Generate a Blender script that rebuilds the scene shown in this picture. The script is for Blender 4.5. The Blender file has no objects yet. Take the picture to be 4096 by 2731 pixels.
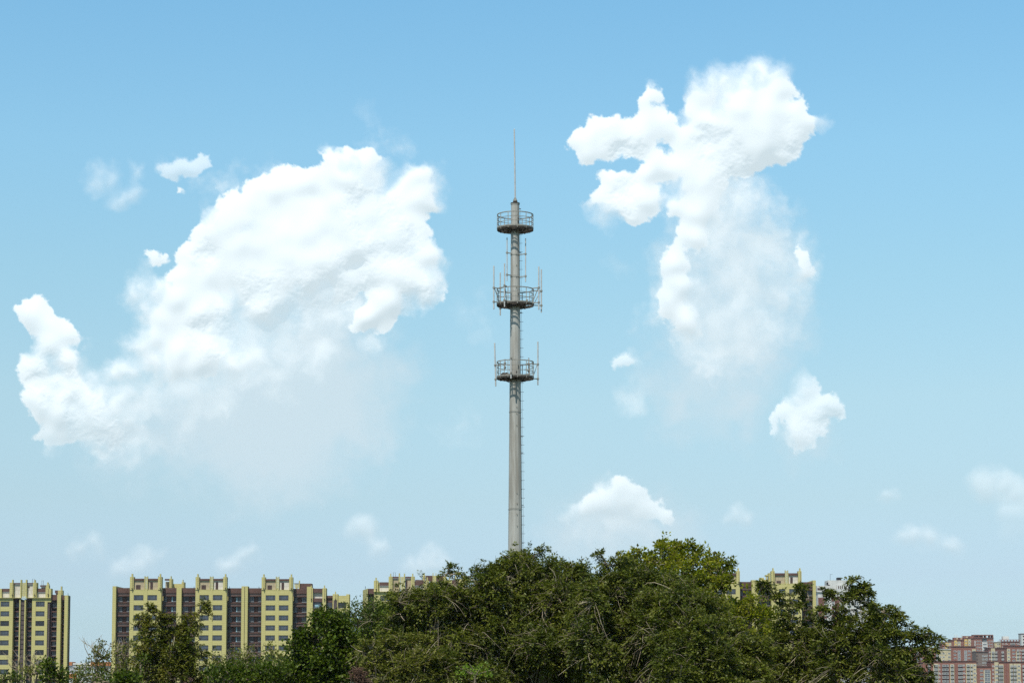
import bpy, math, random
import numpy as np
from mathutils import Vector, Matrix, Quaternion

C = bpy.context.scene.collection
R = math.radians

# ------------------------------------------------------------------ camera
EYE = 10.0                      # eye height above the plain, metres
FPX = 8400.0                    # focal length in photo pixels (4096 wide)
HOR = 2700.0                    # row of the horizon
PITCH = math.atan(0.084)
PY0 = HOR - FPX * math.tan(PITCH)
cam_d = bpy.data.cameras.new('camera')
cam = bpy.data.objects.new('camera', cam_d); C.objects.link(cam)
cam.location = (0, 0, EYE)
cam.rotation_euler = (R(90) + PITCH, 0, 0)
cam_d.sensor_width = 36.0
cam_d.lens = 36.0 * FPX / 4096.0
cam_d.shift_y = (PY0 - 1365.5) / 4096.0
cam_d.clip_start = 0.5
cam_d.clip_end = 60000
bpy.context.scene.camera = cam

def ray(px, py):
    u = (px - 2048.0) / FPX; v = (PY0 - py) / FPX
    c, s = math.cos(PITCH), math.sin(PITCH)
    return Vector((u, c - s * v, s + c * v))
def at(px, py, D):
    r = ray(px, py) * (D / ray(px, py).y)
    return Vector((r.x, D, r.z + EYE))
def PX(px, D, py=2500): return at(px, py, D).x
def PZ(py, D): return at(2048, py, D).z

# ------------------------------------------------------------------ light
SUN_EL, SUN_AZ = R(55), R(200)      # azimuth measured clockwise from +Y: behind the camera, to the left
sun_dir = Vector((math.sin(SUN_AZ) * math.cos(SUN_EL), math.cos(SUN_AZ) * math.cos(SUN_EL), math.sin(SUN_EL)))
sl = bpy.data.lights.new('sun', 'SUN'); sl.energy = 4.3; sl.angle = R(0.5); sl.color = (1.0, 0.955, 0.88)
so = bpy.data.objects.new('sun', sl); C.objects.link(so)
so.rotation_euler = (-sun_dir).to_track_quat('-Z', 'Y').to_euler()
so.location = (0, -50, 100)
sc = bpy.context.scene
sc.view_settings.view_transform = 'Standard'; sc.view_settings.look = 'None'
sc.view_settings.exposure = 0.0; sc.view_settings.gamma = 1.0
sc.render.film_transparent = False
sc.cycles.max_bounces = 5; sc.cycles.diffuse_bounces = 3; sc.cycles.glossy_bounces = 2
sc.cycles.transparent_max_bounces = 4; sc.cycles.use_denoising = False
sc.cycles.caustics_reflective = False; sc.cycles.caustics_refractive = False
sc.cycles.sample_clamp_indirect = 4

# ------------------------------------------------------------------ sky with clouds (world)
world = bpy.data.worlds.new('World'); sc.world = world
world.use_nodes = True
nt = world.node_tree; nt.nodes.clear()
class G:
    """tiny expression builder on a node tree"""
    def __init__(s, nt): s.nt = nt
    def put(s, sock, v):
        if isinstance(v, bpy.types.NodeSocket): s.nt.links.new(v, sock)
        elif v is not None: sock.default_value = v
    def m(s, op, a, b=None, c=None, clamp=False):
        n = s.nt.nodes.new('ShaderNodeMath'); n.operation = op; n.use_clamp = clamp
        for i, v in enumerate((a, b, c)): s.put(n.inputs[i], v)
        return n.outputs[0]
    def v(s, op, a, b=None, c=None, scale=None):
        n = s.nt.nodes.new('ShaderNodeVectorMath'); n.operation = op
        for i, x in enumerate((a, b, c)): s.put(n.inputs[i], x)
        if scale is not None: s.put(n.inputs['Scale'], scale)
        return n.outputs['Value'] if op in ('LENGTH', 'DOT_PRODUCT', 'DISTANCE') else n.outputs[0]
    def noise(s, vec, scale, detail=4, rough=0.55, dist=0.0, out='Fac', lac=2.0):
        n = s.nt.nodes.new('ShaderNodeTexNoise'); s.put(n.inputs['Vector'], vec)
        n.inputs['Scale'].default_value = scale; n.inputs['Detail'].default_value = detail
        n.inputs['Roughness'].default_value = rough; n.inputs['Distortion'].default_value = dist
        n.inputs['Lacunarity'].default_value = lac
        return n.outputs[out]
    def voro(s, vec, scale, detail=0, rough=.5, sm=None):
        n = s.nt.nodes.new('ShaderNodeTexVoronoi'); s.put(n.inputs['Vector'], vec)
        n.inputs['Scale'].default_value = scale
        if sm is not None: n.feature = 'SMOOTH_F1'; n.inputs['Smoothness'].default_value = sm
        n.inputs['Detail'].default_value = detail; n.inputs['Roughness'].default_value = rough
        return n.outputs['Distance']
    def ss(s, x, a, b, kind='SMOOTHSTEP', c=0.0, d=1.0):
        n = s.nt.nodes.new('ShaderNodeMapRange'); n.interpolation_type = kind
        s.put(n.inputs[0], x)
        for i, v in enumerate((a, b, c, d)): s.put(n.inputs[i + 1], v)
        return n.outputs[0]
    def mix(s, f, a, b, mode='MIX'):
        n = s.nt.nodes.new('ShaderNodeMix'); n.data_type = 'RGBA'; n.blend_type = mode
        s.put(n.inputs[0], f); s.put(n.inputs[6], a); s.put(n.inputs[7], b)
        return n.outputs[2]
g = G(nt)
co = nt.nodes.new('ShaderNodeTexCoord').outputs['Generated']
sx = nt.nodes.new('ShaderNodeSeparateXYZ'); nt.links.new(co, sx.inputs[0])
yy = g.m('MAXIMUM', sx.outputs[1], 0.08)
cb = nt.nodes.new('ShaderNodeCombineXYZ')
nt.links.new(g.m('DIVIDE', sx.outputs[0], yy), cb.inputs[0])
nt.links.new(g.m('DIVIDE', sx.outputs[2], yy), cb.inputs[1])
P = cb.outputs[0]
# clear sky
sky = nt.nodes.new('ShaderNodeTexSky'); sky.sky_type = 'NISHITA'; sky.sun_disc = False
sky.sun_elevation = SUN_EL; sky.sun_rotation = SUN_AZ
sky.altitude = 0; sky.air_density = 1.0; sky.dust_density = 0.3; sky.ozone_density = 1.0
bg = nt.nodes.new('ShaderNodeBackground'); bg.inputs[1].default_value = 0.12
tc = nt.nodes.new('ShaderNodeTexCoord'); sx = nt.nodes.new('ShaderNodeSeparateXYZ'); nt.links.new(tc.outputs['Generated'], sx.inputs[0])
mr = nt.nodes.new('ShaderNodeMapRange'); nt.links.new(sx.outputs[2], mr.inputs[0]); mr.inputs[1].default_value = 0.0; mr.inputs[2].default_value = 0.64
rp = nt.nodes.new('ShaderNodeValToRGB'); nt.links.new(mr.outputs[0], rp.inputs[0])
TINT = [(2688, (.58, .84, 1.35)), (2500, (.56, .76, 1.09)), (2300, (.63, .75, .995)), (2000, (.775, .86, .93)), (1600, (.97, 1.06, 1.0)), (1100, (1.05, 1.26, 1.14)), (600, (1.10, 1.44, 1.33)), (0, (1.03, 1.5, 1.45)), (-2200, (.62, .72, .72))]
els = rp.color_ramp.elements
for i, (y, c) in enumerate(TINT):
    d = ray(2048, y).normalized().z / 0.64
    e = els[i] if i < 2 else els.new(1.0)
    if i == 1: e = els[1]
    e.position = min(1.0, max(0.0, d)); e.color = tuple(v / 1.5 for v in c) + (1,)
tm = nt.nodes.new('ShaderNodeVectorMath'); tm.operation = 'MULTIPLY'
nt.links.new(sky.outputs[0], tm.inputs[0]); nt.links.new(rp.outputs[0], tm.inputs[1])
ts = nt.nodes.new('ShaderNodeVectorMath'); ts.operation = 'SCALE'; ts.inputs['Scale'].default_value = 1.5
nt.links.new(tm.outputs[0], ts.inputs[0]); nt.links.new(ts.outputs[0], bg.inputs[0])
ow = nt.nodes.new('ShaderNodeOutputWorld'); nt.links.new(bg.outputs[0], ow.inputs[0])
# ------------------------------------------------------------------ materials
def mat(name, col, rough=.8, var=.0, scale=2.0, spec=.3, metal=0.0, col2=None, bump=0.0, streak=False, island=0.0, trans=0.0):
    m = bpy.data.materials.new(name); m.use_nodes = True; t = m.node_tree
    b = t.nodes['Principled BSDF']; b.inputs['Roughness'].default_value = rough
    b.inputs['Specular IOR Level'].default_value = spec; b.inputs['Metallic'].default_value = metal
    g = G(t)
    c = None
    base = tuple(col) + (1,)
    if var or col2:
        tc = t.nodes.new('ShaderNodeTexCoord').outputs['Object']
        if streak: tc = g.v('MULTIPLY', tc, (1, 1, .12))
        n = g.noise(tc, scale, 5, .6)
        c2 = tuple(col2) + (1,) if col2 else tuple(x * (1 - var) for x in col) + (1,)
        c1 = base if col2 else tuple(x * (1 + .6 * var) for x in col) + (1,)
        c = g.mix(g.ss(n, .38, .66), c1, c2)
        if bump:
            bp = t.nodes.new('ShaderNodeBump'); bp.inputs['Strength'].default_value = bump
            t.links.new(n, bp.inputs['Height']); t.links.new(bp.outputs[0], b.inputs['Normal'])
    if island:
        ge = t.nodes.new('ShaderNodeNewGeometry').outputs['Random Per Island']
        hs = t.nodes.new('ShaderNodeHueSaturation')
        t.links.new(g.ss(ge, 0, 1, 'LINEAR', 1 - island, 1 + island), hs.inputs['Value'])
        t.links.new(g.ss(g.m('FRACT', g.m('MULTIPLY', ge, 37.7)), 0, 1, 'LINEAR', .485, .515), hs.inputs['Hue'])
        if c is not None: t.links.new(c, hs.inputs['Color'])
        else: hs.inputs['Color'].default_value = base
        c = hs.outputs[0]
    if c is not None: t.links.new(c, b.inputs['Base Color'])
    else: b.inputs['Base Color'].default_value = base
    if trans:
        tl = t.nodes.new('ShaderNodeBsdfTranslucent'); mx = t.nodes.new('ShaderNodeMixShader'); mx.inputs[0].default_value = trans
        if c is not None: t.links.new(g.v('MULTIPLY', c, (1.25, 1.5, .6)), tl.inputs[0])
        t.links.new(b.outputs[0], mx.inputs[1]); t.links.new(tl.outputs[0], mx.inputs[2])
        t.links.new(mx.outputs[0], t.nodes['Material Output'].inputs[0])
    return m
def panel_mat(name, col, joint, w, h, var=.12, mortar=.03):
    """stucco or brick with fine joints laid out in metres on the wall"""
    m = mat(name, col, .85, 0, 1); t = m.node_tree; g = G(t); b = t.nodes['Principled BSDF']
    tc = t.nodes.new('ShaderNodeTexCoord').outputs['Object']
    sp = t.nodes.new('ShaderNodeSeparateXYZ'); t.links.new(tc, sp.inputs[0])
    cb = t.nodes.new('ShaderNodeCombineXYZ'); t.links.new(g.m('ADD', sp.outputs[0], sp.outputs[1]), cb.inputs[0]); t.links.new(sp.outputs[2], cb.inputs[1])
    br = t.nodes.new('ShaderNodeTexBrick'); t.links.new(cb.outputs[0], br.inputs[0])
    br.inputs['Scale'].default_value = 1.0; br.inputs['Brick Width'].default_value = w; br.inputs['Row Height'].default_value = h
    br.inputs['Mortar Size'].default_value = mortar; br.inputs['Mortar Smooth'].default_value = .3
    br.inputs['Color1'].default_value = tuple(x * (1 + var * .5) for x in col) + (1,)
    br.inputs['Color2'].default_value = tuple(x * (1 - var * .5) for x in col) + (1,)
    br.inputs['Mortar'].default_value = tuple(joint) + (1,)
    n = g.noise(g.v('MULTIPLY', tc, (1, 1, .25)), .35, 5, .6)
    c = g.mix(g.ss(n, .35, .7, 'LINEAR', 0, .22), br.outputs[0], tuple(x * .62 for x in col) + (1,))
    t.links.new(c, b.inputs['Base Color'])
    return m
M = {}
M['yellow'] = panel_mat('yellow_stucco', (.530, .475, .195), (.24, .24, .10), 3.1, .62, .04, .022)
M['brown'] = mat('brown_render', (.118, .066, .053), .85, .18, .5)
M['stone'] = panel_mat('grey_brown_brick', (.135, .105, .098), (.05, .035, .03), .5, .16, .5, .03)
M['frame'] = mat('dark_brown_frame', (.040, .026, .024), .6)
M['sill'] = mat('pale_sill', (.30, .32, .33), .6)
M['beige'] = panel_mat('beige_plaster', (.43, .36, .24), (.30, .22, .13), 1.2, 1.0, .1, .04)
M['pale'] = panel_mat('pale_screen', (.62, .58, .50), (.42, .36, .28), 1.3, 1.1, .14, .04)
M['shade_void'] = mat('dark_recess', (.07, .045, .04), .9, .2, .4)  # shade of recesses and openings is put into this dark colour
M['roof'] = mat('grey_roof', (.2, .19, .18), .9, .2, .3)
def glass(name, col, spec=.6):
    m = bpy.data.materials.new(name); m.use_nodes = True; t = m.node_tree; g = G(t); b = t.nodes['Principled BSDF']
    oi = t.nodes.new('ShaderNodeObjectInfo').outputs['Random']
    tc = t.nodes.new('ShaderNodeTexCoord').outputs['Object']
    n = g.noise(g.v('MULTIPLY', tc, (2.2, 1, .4)), 1.0, 2, .5)
    f = g.m('MULTIPLY', g.ss(n, .35, .7), g.ss(oi, 0, 1, 'LINEAR', .1, 1.0))
    c = g.mix(f, tuple(col) + (1,), tuple(x * .38 for x in col) + (1,))
    t.links.new(c, b.inputs['Base Color']); b.inputs['Roughness'].default_value = .12
    b.inputs['Specular IOR Level'].default_value = spec
    return m
M['glass'] = glass('window_glass', (.075, .092, .115))
M['glass_dark'] = glass('dark_window_glass', (.03, .034, .04), .4)
M['cyan'] = mat('painted_sky_pane', (.30, .50, .58), .15)  # sky reflection is painted in as a pale cyan base colour
M['white'] = mat('white_paint', (.66, .66, .62), .7, .15, .6)
M['black'] = mat('black_metal', (.02, .02, .022), .5)
M['brick'] = panel_mat('red_brown_brick', (.27, .118, .084), (.17, .07, .05), .9, .3, .25, .03)
M['brick2'] = panel_mat('darker_brick', (.180, .085, .068), (.12, .06, .05), .9, .3, .25, .03)
M['brick3'] = panel_mat('grey_brick', (.20, .15, .125), (.13, .1, .08), .9, .3, .25, .03)
M['cream'] = mat('cream_plaster', (.50, .43, .27), .85, .15, .3)
M['ochre'] = mat('ochre_plaster', (.62, .43, .13), .85, .1, .3)
M['white2'] = mat('grey_white_plaster', (.56, .56, .53), .85, .2, .25, streak=True)
M['orange'] = mat('orange_plaster', (.42, .155, .05), .85, .12, .2)
M['steel'] = mat('galvanised_steel', (.43, .425, .385), .50, .0, 1.6, spec=.4, col2=(.285, .265, .225), streak=True, bump=.05)
M['steel_rail'] = mat('weathered_rail_steel', (.27, .26, .225), .55, .25, 6, spec=.3)
M['steel_dark'] = mat('dark_deck_steel', (.075, .064, .052), .75, .45, 5)  # shade under the decks is darkened into the steel colour
M['antenna'] = mat('grey_white_antenna_shell', (.50, .50, .48), .5, .12, 3)
M['cable'] = mat('dark_bolt_steel', (.06, .06, .065), .6)
M['twig_nest'] = mat('nest_twigs', (.14, .10, .07), .9, .4, 8)

# ------------------------------------------------------------------ mesh helpers
class MB:
    def __init__(s): s.v = []; s.f = []; s.m = []
    def add(s, V, F, mi=0):
        o = len(s.v); s.v += [tuple(p) for p in V]; s.f += [tuple(i + o for i in f) for f in F]; s.m += [mi] * len(F)
    def box(s, x0, x1, y0, y1, z0, z1, mi=0):
        s.add([(x0, y0, z0), (x1, y0, z0), (x1, y1, z0), (x0, y1, z0), (x0, y0, z1), (x1, y0, z1), (x1, y1, z1), (x0, y1, z1)],
              [(0, 3, 2, 1), (4, 5, 6, 7), (0, 1, 5, 4), (1, 2, 6, 5), (2, 3, 7, 6), (3, 0, 4, 7)], mi)
    def tube(s, pts, rad, n=6, mi=0, cap=True):
        pts = [Vector(p) for p in pts]; k = len(pts)
        if not hasattr(rad, '__len__'): rad = [rad] * k
        V = []; prev = None
        for i, p in enumerate(pts):
            t = (pts[min(i + 1, k - 1)] - pts[max(i - 1, 0)])
            t = t.normalized() if t.length > 1e-9 else Vector((0, 0, 1))
            a = prev if prev is not None else (Vector((0, 0, 1)) if abs(t.z) < .9 else Vector((1, 0, 0)))
            a = (a - t * a.dot(t)).normalized(); prev = a; b = t.cross(a)
            for j in range(n):
                q = 2 * math.pi * j / n
                V.append(p + (a * math.cos(q) + b * math.sin(q)) * rad[i])
        F = [(i * n + j, i * n + (j + 1) % n, (i + 1) * n + (j + 1) % n, (i + 1) * n + j) for i in range(k - 1) for j in range(n)]
        if cap: F += [tuple(range(n))[::-1], tuple(range((k - 1) * n, k * n))]
        s.add(V, F, mi)
    def bar(s, a, b, w, h, mi=0):
        """square bar between two points"""
        a = Vector(a); b = Vector(b); t = (b - a).normalized()
        u = t.cross(Vector((0, 0, 1))); u = u.normalized() if u.length > 1e-6 else Vector((1, 0, 0)); v = u.cross(t)
        V = [p + u * (i * w / 2) + v * (j * h / 2) for p in (a, b) for (i, j) in ((-1, -1), (1, -1), (1, 1), (-1, 1))]
        s.add(V, [(0, 1, 2, 3), (7, 6, 5, 4), (0, 4, 5, 1), (1, 5, 6, 2), (2, 6, 7, 3), (3, 7, 4, 0)], mi)
    def ring(s, r, w, h, z, n=40, mi=0, a0=0, a1=2 * math.pi, c=(0, 0)):
        """square section ring: outer radius r, width w inwards, height h upwards from z"""
        full = abs(a1 - a0 - 2 * math.pi) < 1e-6
        V = []; m = n if full else n + 1
        for i in range(m):
            q = a0 + (a1 - a0) * i / n; cs, sn = math.cos(q), math.sin(q)
            for (rr, zz) in ((r - w, z), (r, z), (r, z + h), (r - w, z + h)): V.append((c[0] + cs * rr, c[1] + sn * rr, zz))
        F = []
        for i in range(n):
            A = i * 4; B = ((i + 1) % m) * 4
            for j in range(4): F.append((A + j, B + j, B + (j + 1) % 4, A + (j + 1) % 4))
        s.add(V, F, mi)
    def build(s, name, mats, parent=None, loc=None, smooth=False):
        me = bpy.data.meshes.new(name); me.from_pydata(s.v, [], s.f)
        if not isinstance(mats, (list, tuple)): mats = [mats]
        for m_ in mats: me.materials.append(m_)
        if len(mats) > 1: me.polygons.foreach_set('material_index', s.m)
        if smooth: me.polygons.foreach_set('use_smooth', [True] * len(me.polygons))
        me.update()
        return link(name, me, parent, loc)
def link(name, me, parent=None, loc=None):
    o = bpy.data.objects.new(name, me); C.objects.link(o)
    if parent: o.parent = parent
    if loc is not None: o.location = loc
    return o
def empty(name, loc, label, cat, group=None):
    o = bpy.data.objects.new(name, None); C.objects.link(o); o.location = loc; o.empty_display_size = .5
    o['label'] = label; o['category'] = cat
    if group: o['group'] = group
    return o

# ------------------------------------------------------------------ ground
gm = mat('dry_grass', (.07, .085, .03), .95, 0, .02, col2=(.13, .12, .07))
q = MB(); q.add([(-30000, -30000, 0), (30000, -30000, 0), (30000, 40000, 0), (-30000, 40000, 0)], [(0, 1, 2, 3)])
gr = q.build('ground', gm); gr['kind'] = 'structure'
# ------------------------------------------------------------------ the mast
TD = 168.0
TX = PX(2061, TD)
mast = empty('telecom_mast', (TX, TD, 0), 'tall grey steel telecom mast with three round railed platforms and a lightning rod', 'mast')
def TZ(py, off=0.0): return PZ(py, TD + off)
def prad(z):
    za, zb = TZ(820), TZ(2230)
    return .334 + (.575 - .334) * (za - z) / (za - zb)
NS = 12; A0 = math.pi / NS * 0      # a corner of the twelve-sided pole faces the viewer
def prism(mb, z0, z1, r0, r1, mi=0, n=NS):
    V = [(math.cos(A0 + 2 * math.pi * i / n) * r, math.sin(A0 + 2 * math.pi * i / n) * r, z) for (r, z) in ((r0, z0), (r1, z1)) for i in range(n)]
    F = [(i, (i + 1) % n, n + (i + 1) % n, n + i) for i in range(n)] + [tuple(range(n))[::-1], tuple(range(n, 2 * n))]
    mb.add(V, F, mi)
cuts = [TZ(y) for y in (2033, 1645, 1104, 1017, 815)]
z0 = 0.0
for i, z1 in enumerate(cuts):
    b = MB(); gap = .03
    prism(b, z0, z1 - .10, prad(z0), prad(z1 - .10) )
    prism(b, z1 - .10 + .001, z1 - gap, prad(z1) + .03, prad(z1) + .03)
    prism(b, z1 - gap + .001, z1 - .001, prad(z1) - .02, prad(z1) - .02)
    b.build('pole_section', M['steel'], mast); z0 = z1
b = MB(); b.tube([(0, 0, z0 - .02), (0, 0, z0 + .05)], .375, 24); b.tube([(0, 0, z0 + .05), (0, 0, z0 + .14)], .12, 12)
b.tube([(0, 0, z0 + .14), (0, 0, z0 + .2)], [.19, .19], 12)
for k in range(6):
    a = k * math.pi / 3; b.bar((math.cos(a) * .30, math.sin(a) * .30, z0 + .05), (math.cos(a) * .30, math.sin(a) * .30, z0 + .11), .03, .03)
b.build('top_flange', M['steel_dark'], mast)
b = MB(); zt = z0 + .2
b.tube([(0, 0, zt), (0, 0, zt + .05), (0, 0, zt + .28)], [.17, .17, .05], 10)
for k in range(4):
    a = k * math.pi / 2 + .4; b.bar((math.cos(a) * .16, math.sin(a) * .16, zt + .04), (math.cos(a) * .04, math.sin(a) * .04, zt + .3), .02, .05)
rod = b.build('lightning_rod', M['steel_rail'], mast)
b = MB(); b.tube([(0, 0, zt + .25), (-.03, 0, zt + 3.0), (-.075, 0, TZ(518)), (-.078, 0, TZ(515))], [.060, .055, .050, .012], 8)
b.build('rod_tip', M['antenna'], rod)
def platform(yrail, yfloor, Rr, gap_at=None):
    zf = TZ(yfloor); zr = TZ(yrail); H = zr - zf
    p = MB()                                                   # deck
    p.ring(Rr, .06, .13, zf - .10, 48)                         # outer channel
    p.ring(Rr - .42, .04, .06, zf - .08, 40); p.ring(Rr - .8, .04, .06, zf - .08, 36)
    ri = prad(zf) + .06
    p.ring(ri + .10, .10, .22, zf - .20, 24)
    for k in range(8):
        a = k * math.pi / 4 + .2; c_, s_ = math.cos(a), math.sin(a)
        p.bar((c_ * ri, s_ * ri, zf - .10), (c_ * (Rr - .03), s_ * (Rr - .03), zf - .10), .07, .09)
        p.bar((c_ * ri, s_ * ri, zf - .34), (c_ * (Rr - .45), s_ * (Rr - .45), zf - .13), .05, .05)
    dk = p.build('platform', M['steel_dark'], mast)
    g_ = MB()                                                  # open grating, in sectors
    for k in range(76):
        a = 2 * math.pi * (k + .5) / 76
        if gap_at and abs((a - gap_at + math.pi) % (2 * math.pi) - math.pi) < .30: continue
        c_, s_ = math.cos(a), math.sin(a)
        g_.bar((c_ * (ri + .1), s_ * (ri + .1), zf), (c_ * (Rr - .05), s_ * (Rr - .05), zf), .015, .03)
    g_.build('grating', M['steel_dark'], dk)
    kk = MB(); kk.ring(Rr + .012, .01, .10, zf + .01, 48); kk.build('kickplate', M['steel_rail'], dk)
    r_ = MB()
    r_.ring(Rr, .06, .07, zr - .03, 56); r_.ring(Rr, .04, .036, zf + H * .67, 56); r_.ring(Rr, .04, .036, zf + H * .36, 56)
    for k in range(12):
        a = 2 * math.pi * k / 12 + .12; c_, s_ = math.cos(a) * (Rr - .02), math.sin(a) * (Rr - .02)
        r_.bar((c_, s_, zf - .12), (c_, s_, zr), .055, .055)
    r_.build('railing', M['steel_rail'], dk)
    for sd in (-1, 1):                                         # lugs under the collar
        l_ = MB(); l_.box(-.04, .04, -ri - .16, -ri - .02, zf - .30, zf - .12)
    return zf, zr, dk
P1 = platform(861, 917, 1.48, 1.2)
P2 = platform(1159, 1219, 1.50, .4)
P3 = platform(1449, 1511, 1.50, .6)
def antenna(pxo, Ro, near, ytop, ybot, yb1, yb2, r=.053, inner=None, strut=False, tilt=0, dark=None):
    """pxo = sideways offset in metres, Ro = distance from the axis; arms at rows yb1, yb2"""
    y = math.sqrt(max(0, Ro * Ro - pxo * pxo)) * (-1 if near else 1)
    zt_, zb_ = TZ(ytop, y), TZ(ybot, y)
    a = MB(); a.tube([(pxo - tilt, y, zt_), (pxo - tilt, y, zt_ - .02), (pxo, y, zb_ + .02), (pxo, y, zb_)], [r * .6, r, r, r * .6], 10)
    an = a.build('antenna', M['antenna'], mast)
    n = Vector((pxo, y, 0)).normalized(); ri = inner if inner else 1.47
    for yb in (yb1, yb2):
        k = MB()
        z = TZ(yb, y); tt = (z - zb_) / (zt_ - zb_); px_ = pxo - tilt * tt
        k.bar((px_, y, z), (n.x * ri, n.y * ri, z), .06, .07)
        k.tube([(px_, y, z - .08), (px_, y, z + .08)], r + .03, 8)
        k.bar((px_ - .11, y, z), (px_ + .11, y, z), .05, .05)
        k.build('bracket', M['steel_rail'], an)
    if strut:
        k = MB(); za, zb2 = TZ(yb1, y), TZ(yb2, y)
        k.bar((pxo * .97, y * .97, za - .03), (n.x * ri, n.y * ri, zb2 - .02), .045, .045)
        k.build('strut', M['steel_rail'], an)
s = 1 / 50.0
# fixed to the pole between the upper platforms
antenna(-33 * s, .86, True, 950, 1123, 1011, 1099, .042, inner=.33)
antenna(42 * s, .95, True, 953, 1128, 1016, 1105, .042, inner=.33)
# around the middle platform
antenna(-86 * s, 2.05, True, 1063, 1237, 1151, 1207, strut=True)
antenna(-61 * s, 1.85, False, 1090, 1262, 1152, 1233)
antenna(-43 * s, 1.85, True, 1053, 1228, 1142, 1200, .05, strut=True)
antenna(95 * s, 2.05, True, 1066, 1239, 1151, 1210, strut=True)
antenna(106 * s, 2.16, False, 1077, 1250, 1164, 1222, strut=True)
# around the lowest platform
antenna(-79 * s, 1.95, False, 1371, 1545, 1461, 1517, tilt=.09)
antenna(92 * s, 1.95, False, 1366, 1540, 1457, 1515, strut=True)
antenna(-17 * s, 1.66, True, 1429, 1514, 1433, 1492, .06)
antenna(55 * s, 1.66, False, 1431, 1512, 1455, 1483, .05)
antenna(-42 * s, 1.66, False, 1436, 1480, 1452, 1470, .045)
# equipment boxes on the decks
for (x, y, z, w, h) in ((.98, .35, P2[0], .13, .42), (1.02, .5, P3[0], .12, .34), (.28, .62, P1[0], .12, .42)):
    b = MB(); b.box(x - w / 2, x + w / 2, y - .09, y + .09, z + .05, z + .05 + h); b.box(x - w / 2 - .01, x + w / 2 + .01, y - .1, y + .1, z + .05 + h, z + .07 + h)
    b.build('equipment_box', M['steel'], mast)
# climbing bolts up the side, every second one in line with the safety wire
zz = TZ(870); k = 0
ang1, ang2 = R(-8), R(62)
bolt1 = MB(); bolt1.tube([(0, 0, 0), (.235, 0, 0)], .013, 6); bolt1.tube([(.235, 0, 0), (.25, 0, 0)], .02, 6); bolt1.tube([(0, 0, 0), (.03, 0, 0)], .028, 6)
me1 = None
while zz > 3:
    a = ang1 if k % 2 == 0 else ang2; r_ = prad(zz) - .01
    if me1 is None: o = bolt1.build('step_bolt', M['cable'], mast); me1 = o.data
    else: o = link('step_bolt', me1, mast)
    o.location = (math.cos(a) * r_, math.sin(a) * r_, zz); o.rotation_euler = (0, 0, a)
    zz -= .357; k += 1
    if k > 98: break
b = MB(); b.tube([(prad(TZ(850)) + .10, .05, TZ(835)), (prad(TZ(1500)) + .10, .05, TZ(1500)), (prad(2) + .12, .05, 2)], .008, 4)
for y in (835, 1010, 1250, 1520, 1745, 1810, 2020, 2170): b.bar((prad(TZ(y)) - .02, .05, TZ(y)), (prad(TZ(y)) + .14, .05, TZ(y)), .04, .05)
b.build('safety_wire', M['cable'], mast)
# lifting lugs and cable entries on the face of the pole
for (dx, y) in ((.10, 1021), (.10, 1063), (.10, 1110), (.10, 1152), (.12, 1630), (.115, 1655), (.12, 1702), (.13, 1972), (.14, 2014), (.14, 2057), (.15, 2103)):
    z = TZ(y); yy_ = -math.sqrt(prad(z) ** 2 - dx ** 2)
    b = MB(); b.box(dx - .02, dx + .02, yy_ - .07, yy_ + .04, z - .03, z + .05); b.build('lug', M['steel_rail'], mast)
for (dx, y, w, h) in ((.22, 885, .07, .42), (.22, 1180, .07, .30), (.25, 1470, .06, .30), (.115, 1490, .06, .18)):
    z = TZ(y); yy_ = -math.sqrt(max(.01, prad(z) ** 2 - dx ** 2))
    b = MB(); b.box(dx - w / 2, dx + w / 2, yy_ - .012, yy_ + .05, z - h / 2, z + h / 2); b.build('cable_port', M['black'], mast)
# feed cable with two small devices under the top platform
b = MB(); b.box(.36, .52, -.02, .10, TZ(932) , TZ(926)); b.build('junction_box', M['cable'], mast)
# bird's nest on the lowest deck
rn = random.Random(5); b = MB(); nz = P3[0] + .03
for i in range(420):
    a = rn.uniform(0, 6.28); rr = .27 * math.sqrt(rn.random()); h = rn.uniform(0, .30) * (1 - .45 * (rr / .27) ** 3)
    c_ = Vector((math.cos(a) * rr * 1.25, math.sin(a) * rr, h)); d = Vector((rn.gauss(0, 1), rn.gauss(0, 1), rn.gauss(0, .35))).normalized() * rn.uniform(.05, .13)
    b.tube([c_ - d, c_ + d * .2 + Vector((0, 0, .015)), c_ + d], rn.uniform(.006, .011), 3)
nest = b.build('bird_nest', M['twig_nest'], None, (TX - .80, TD - .62, nz))
nest['label'] = 'brown stick bird nest on the lowest round platform of the mast'; nest['category'] = 'nest'
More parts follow.
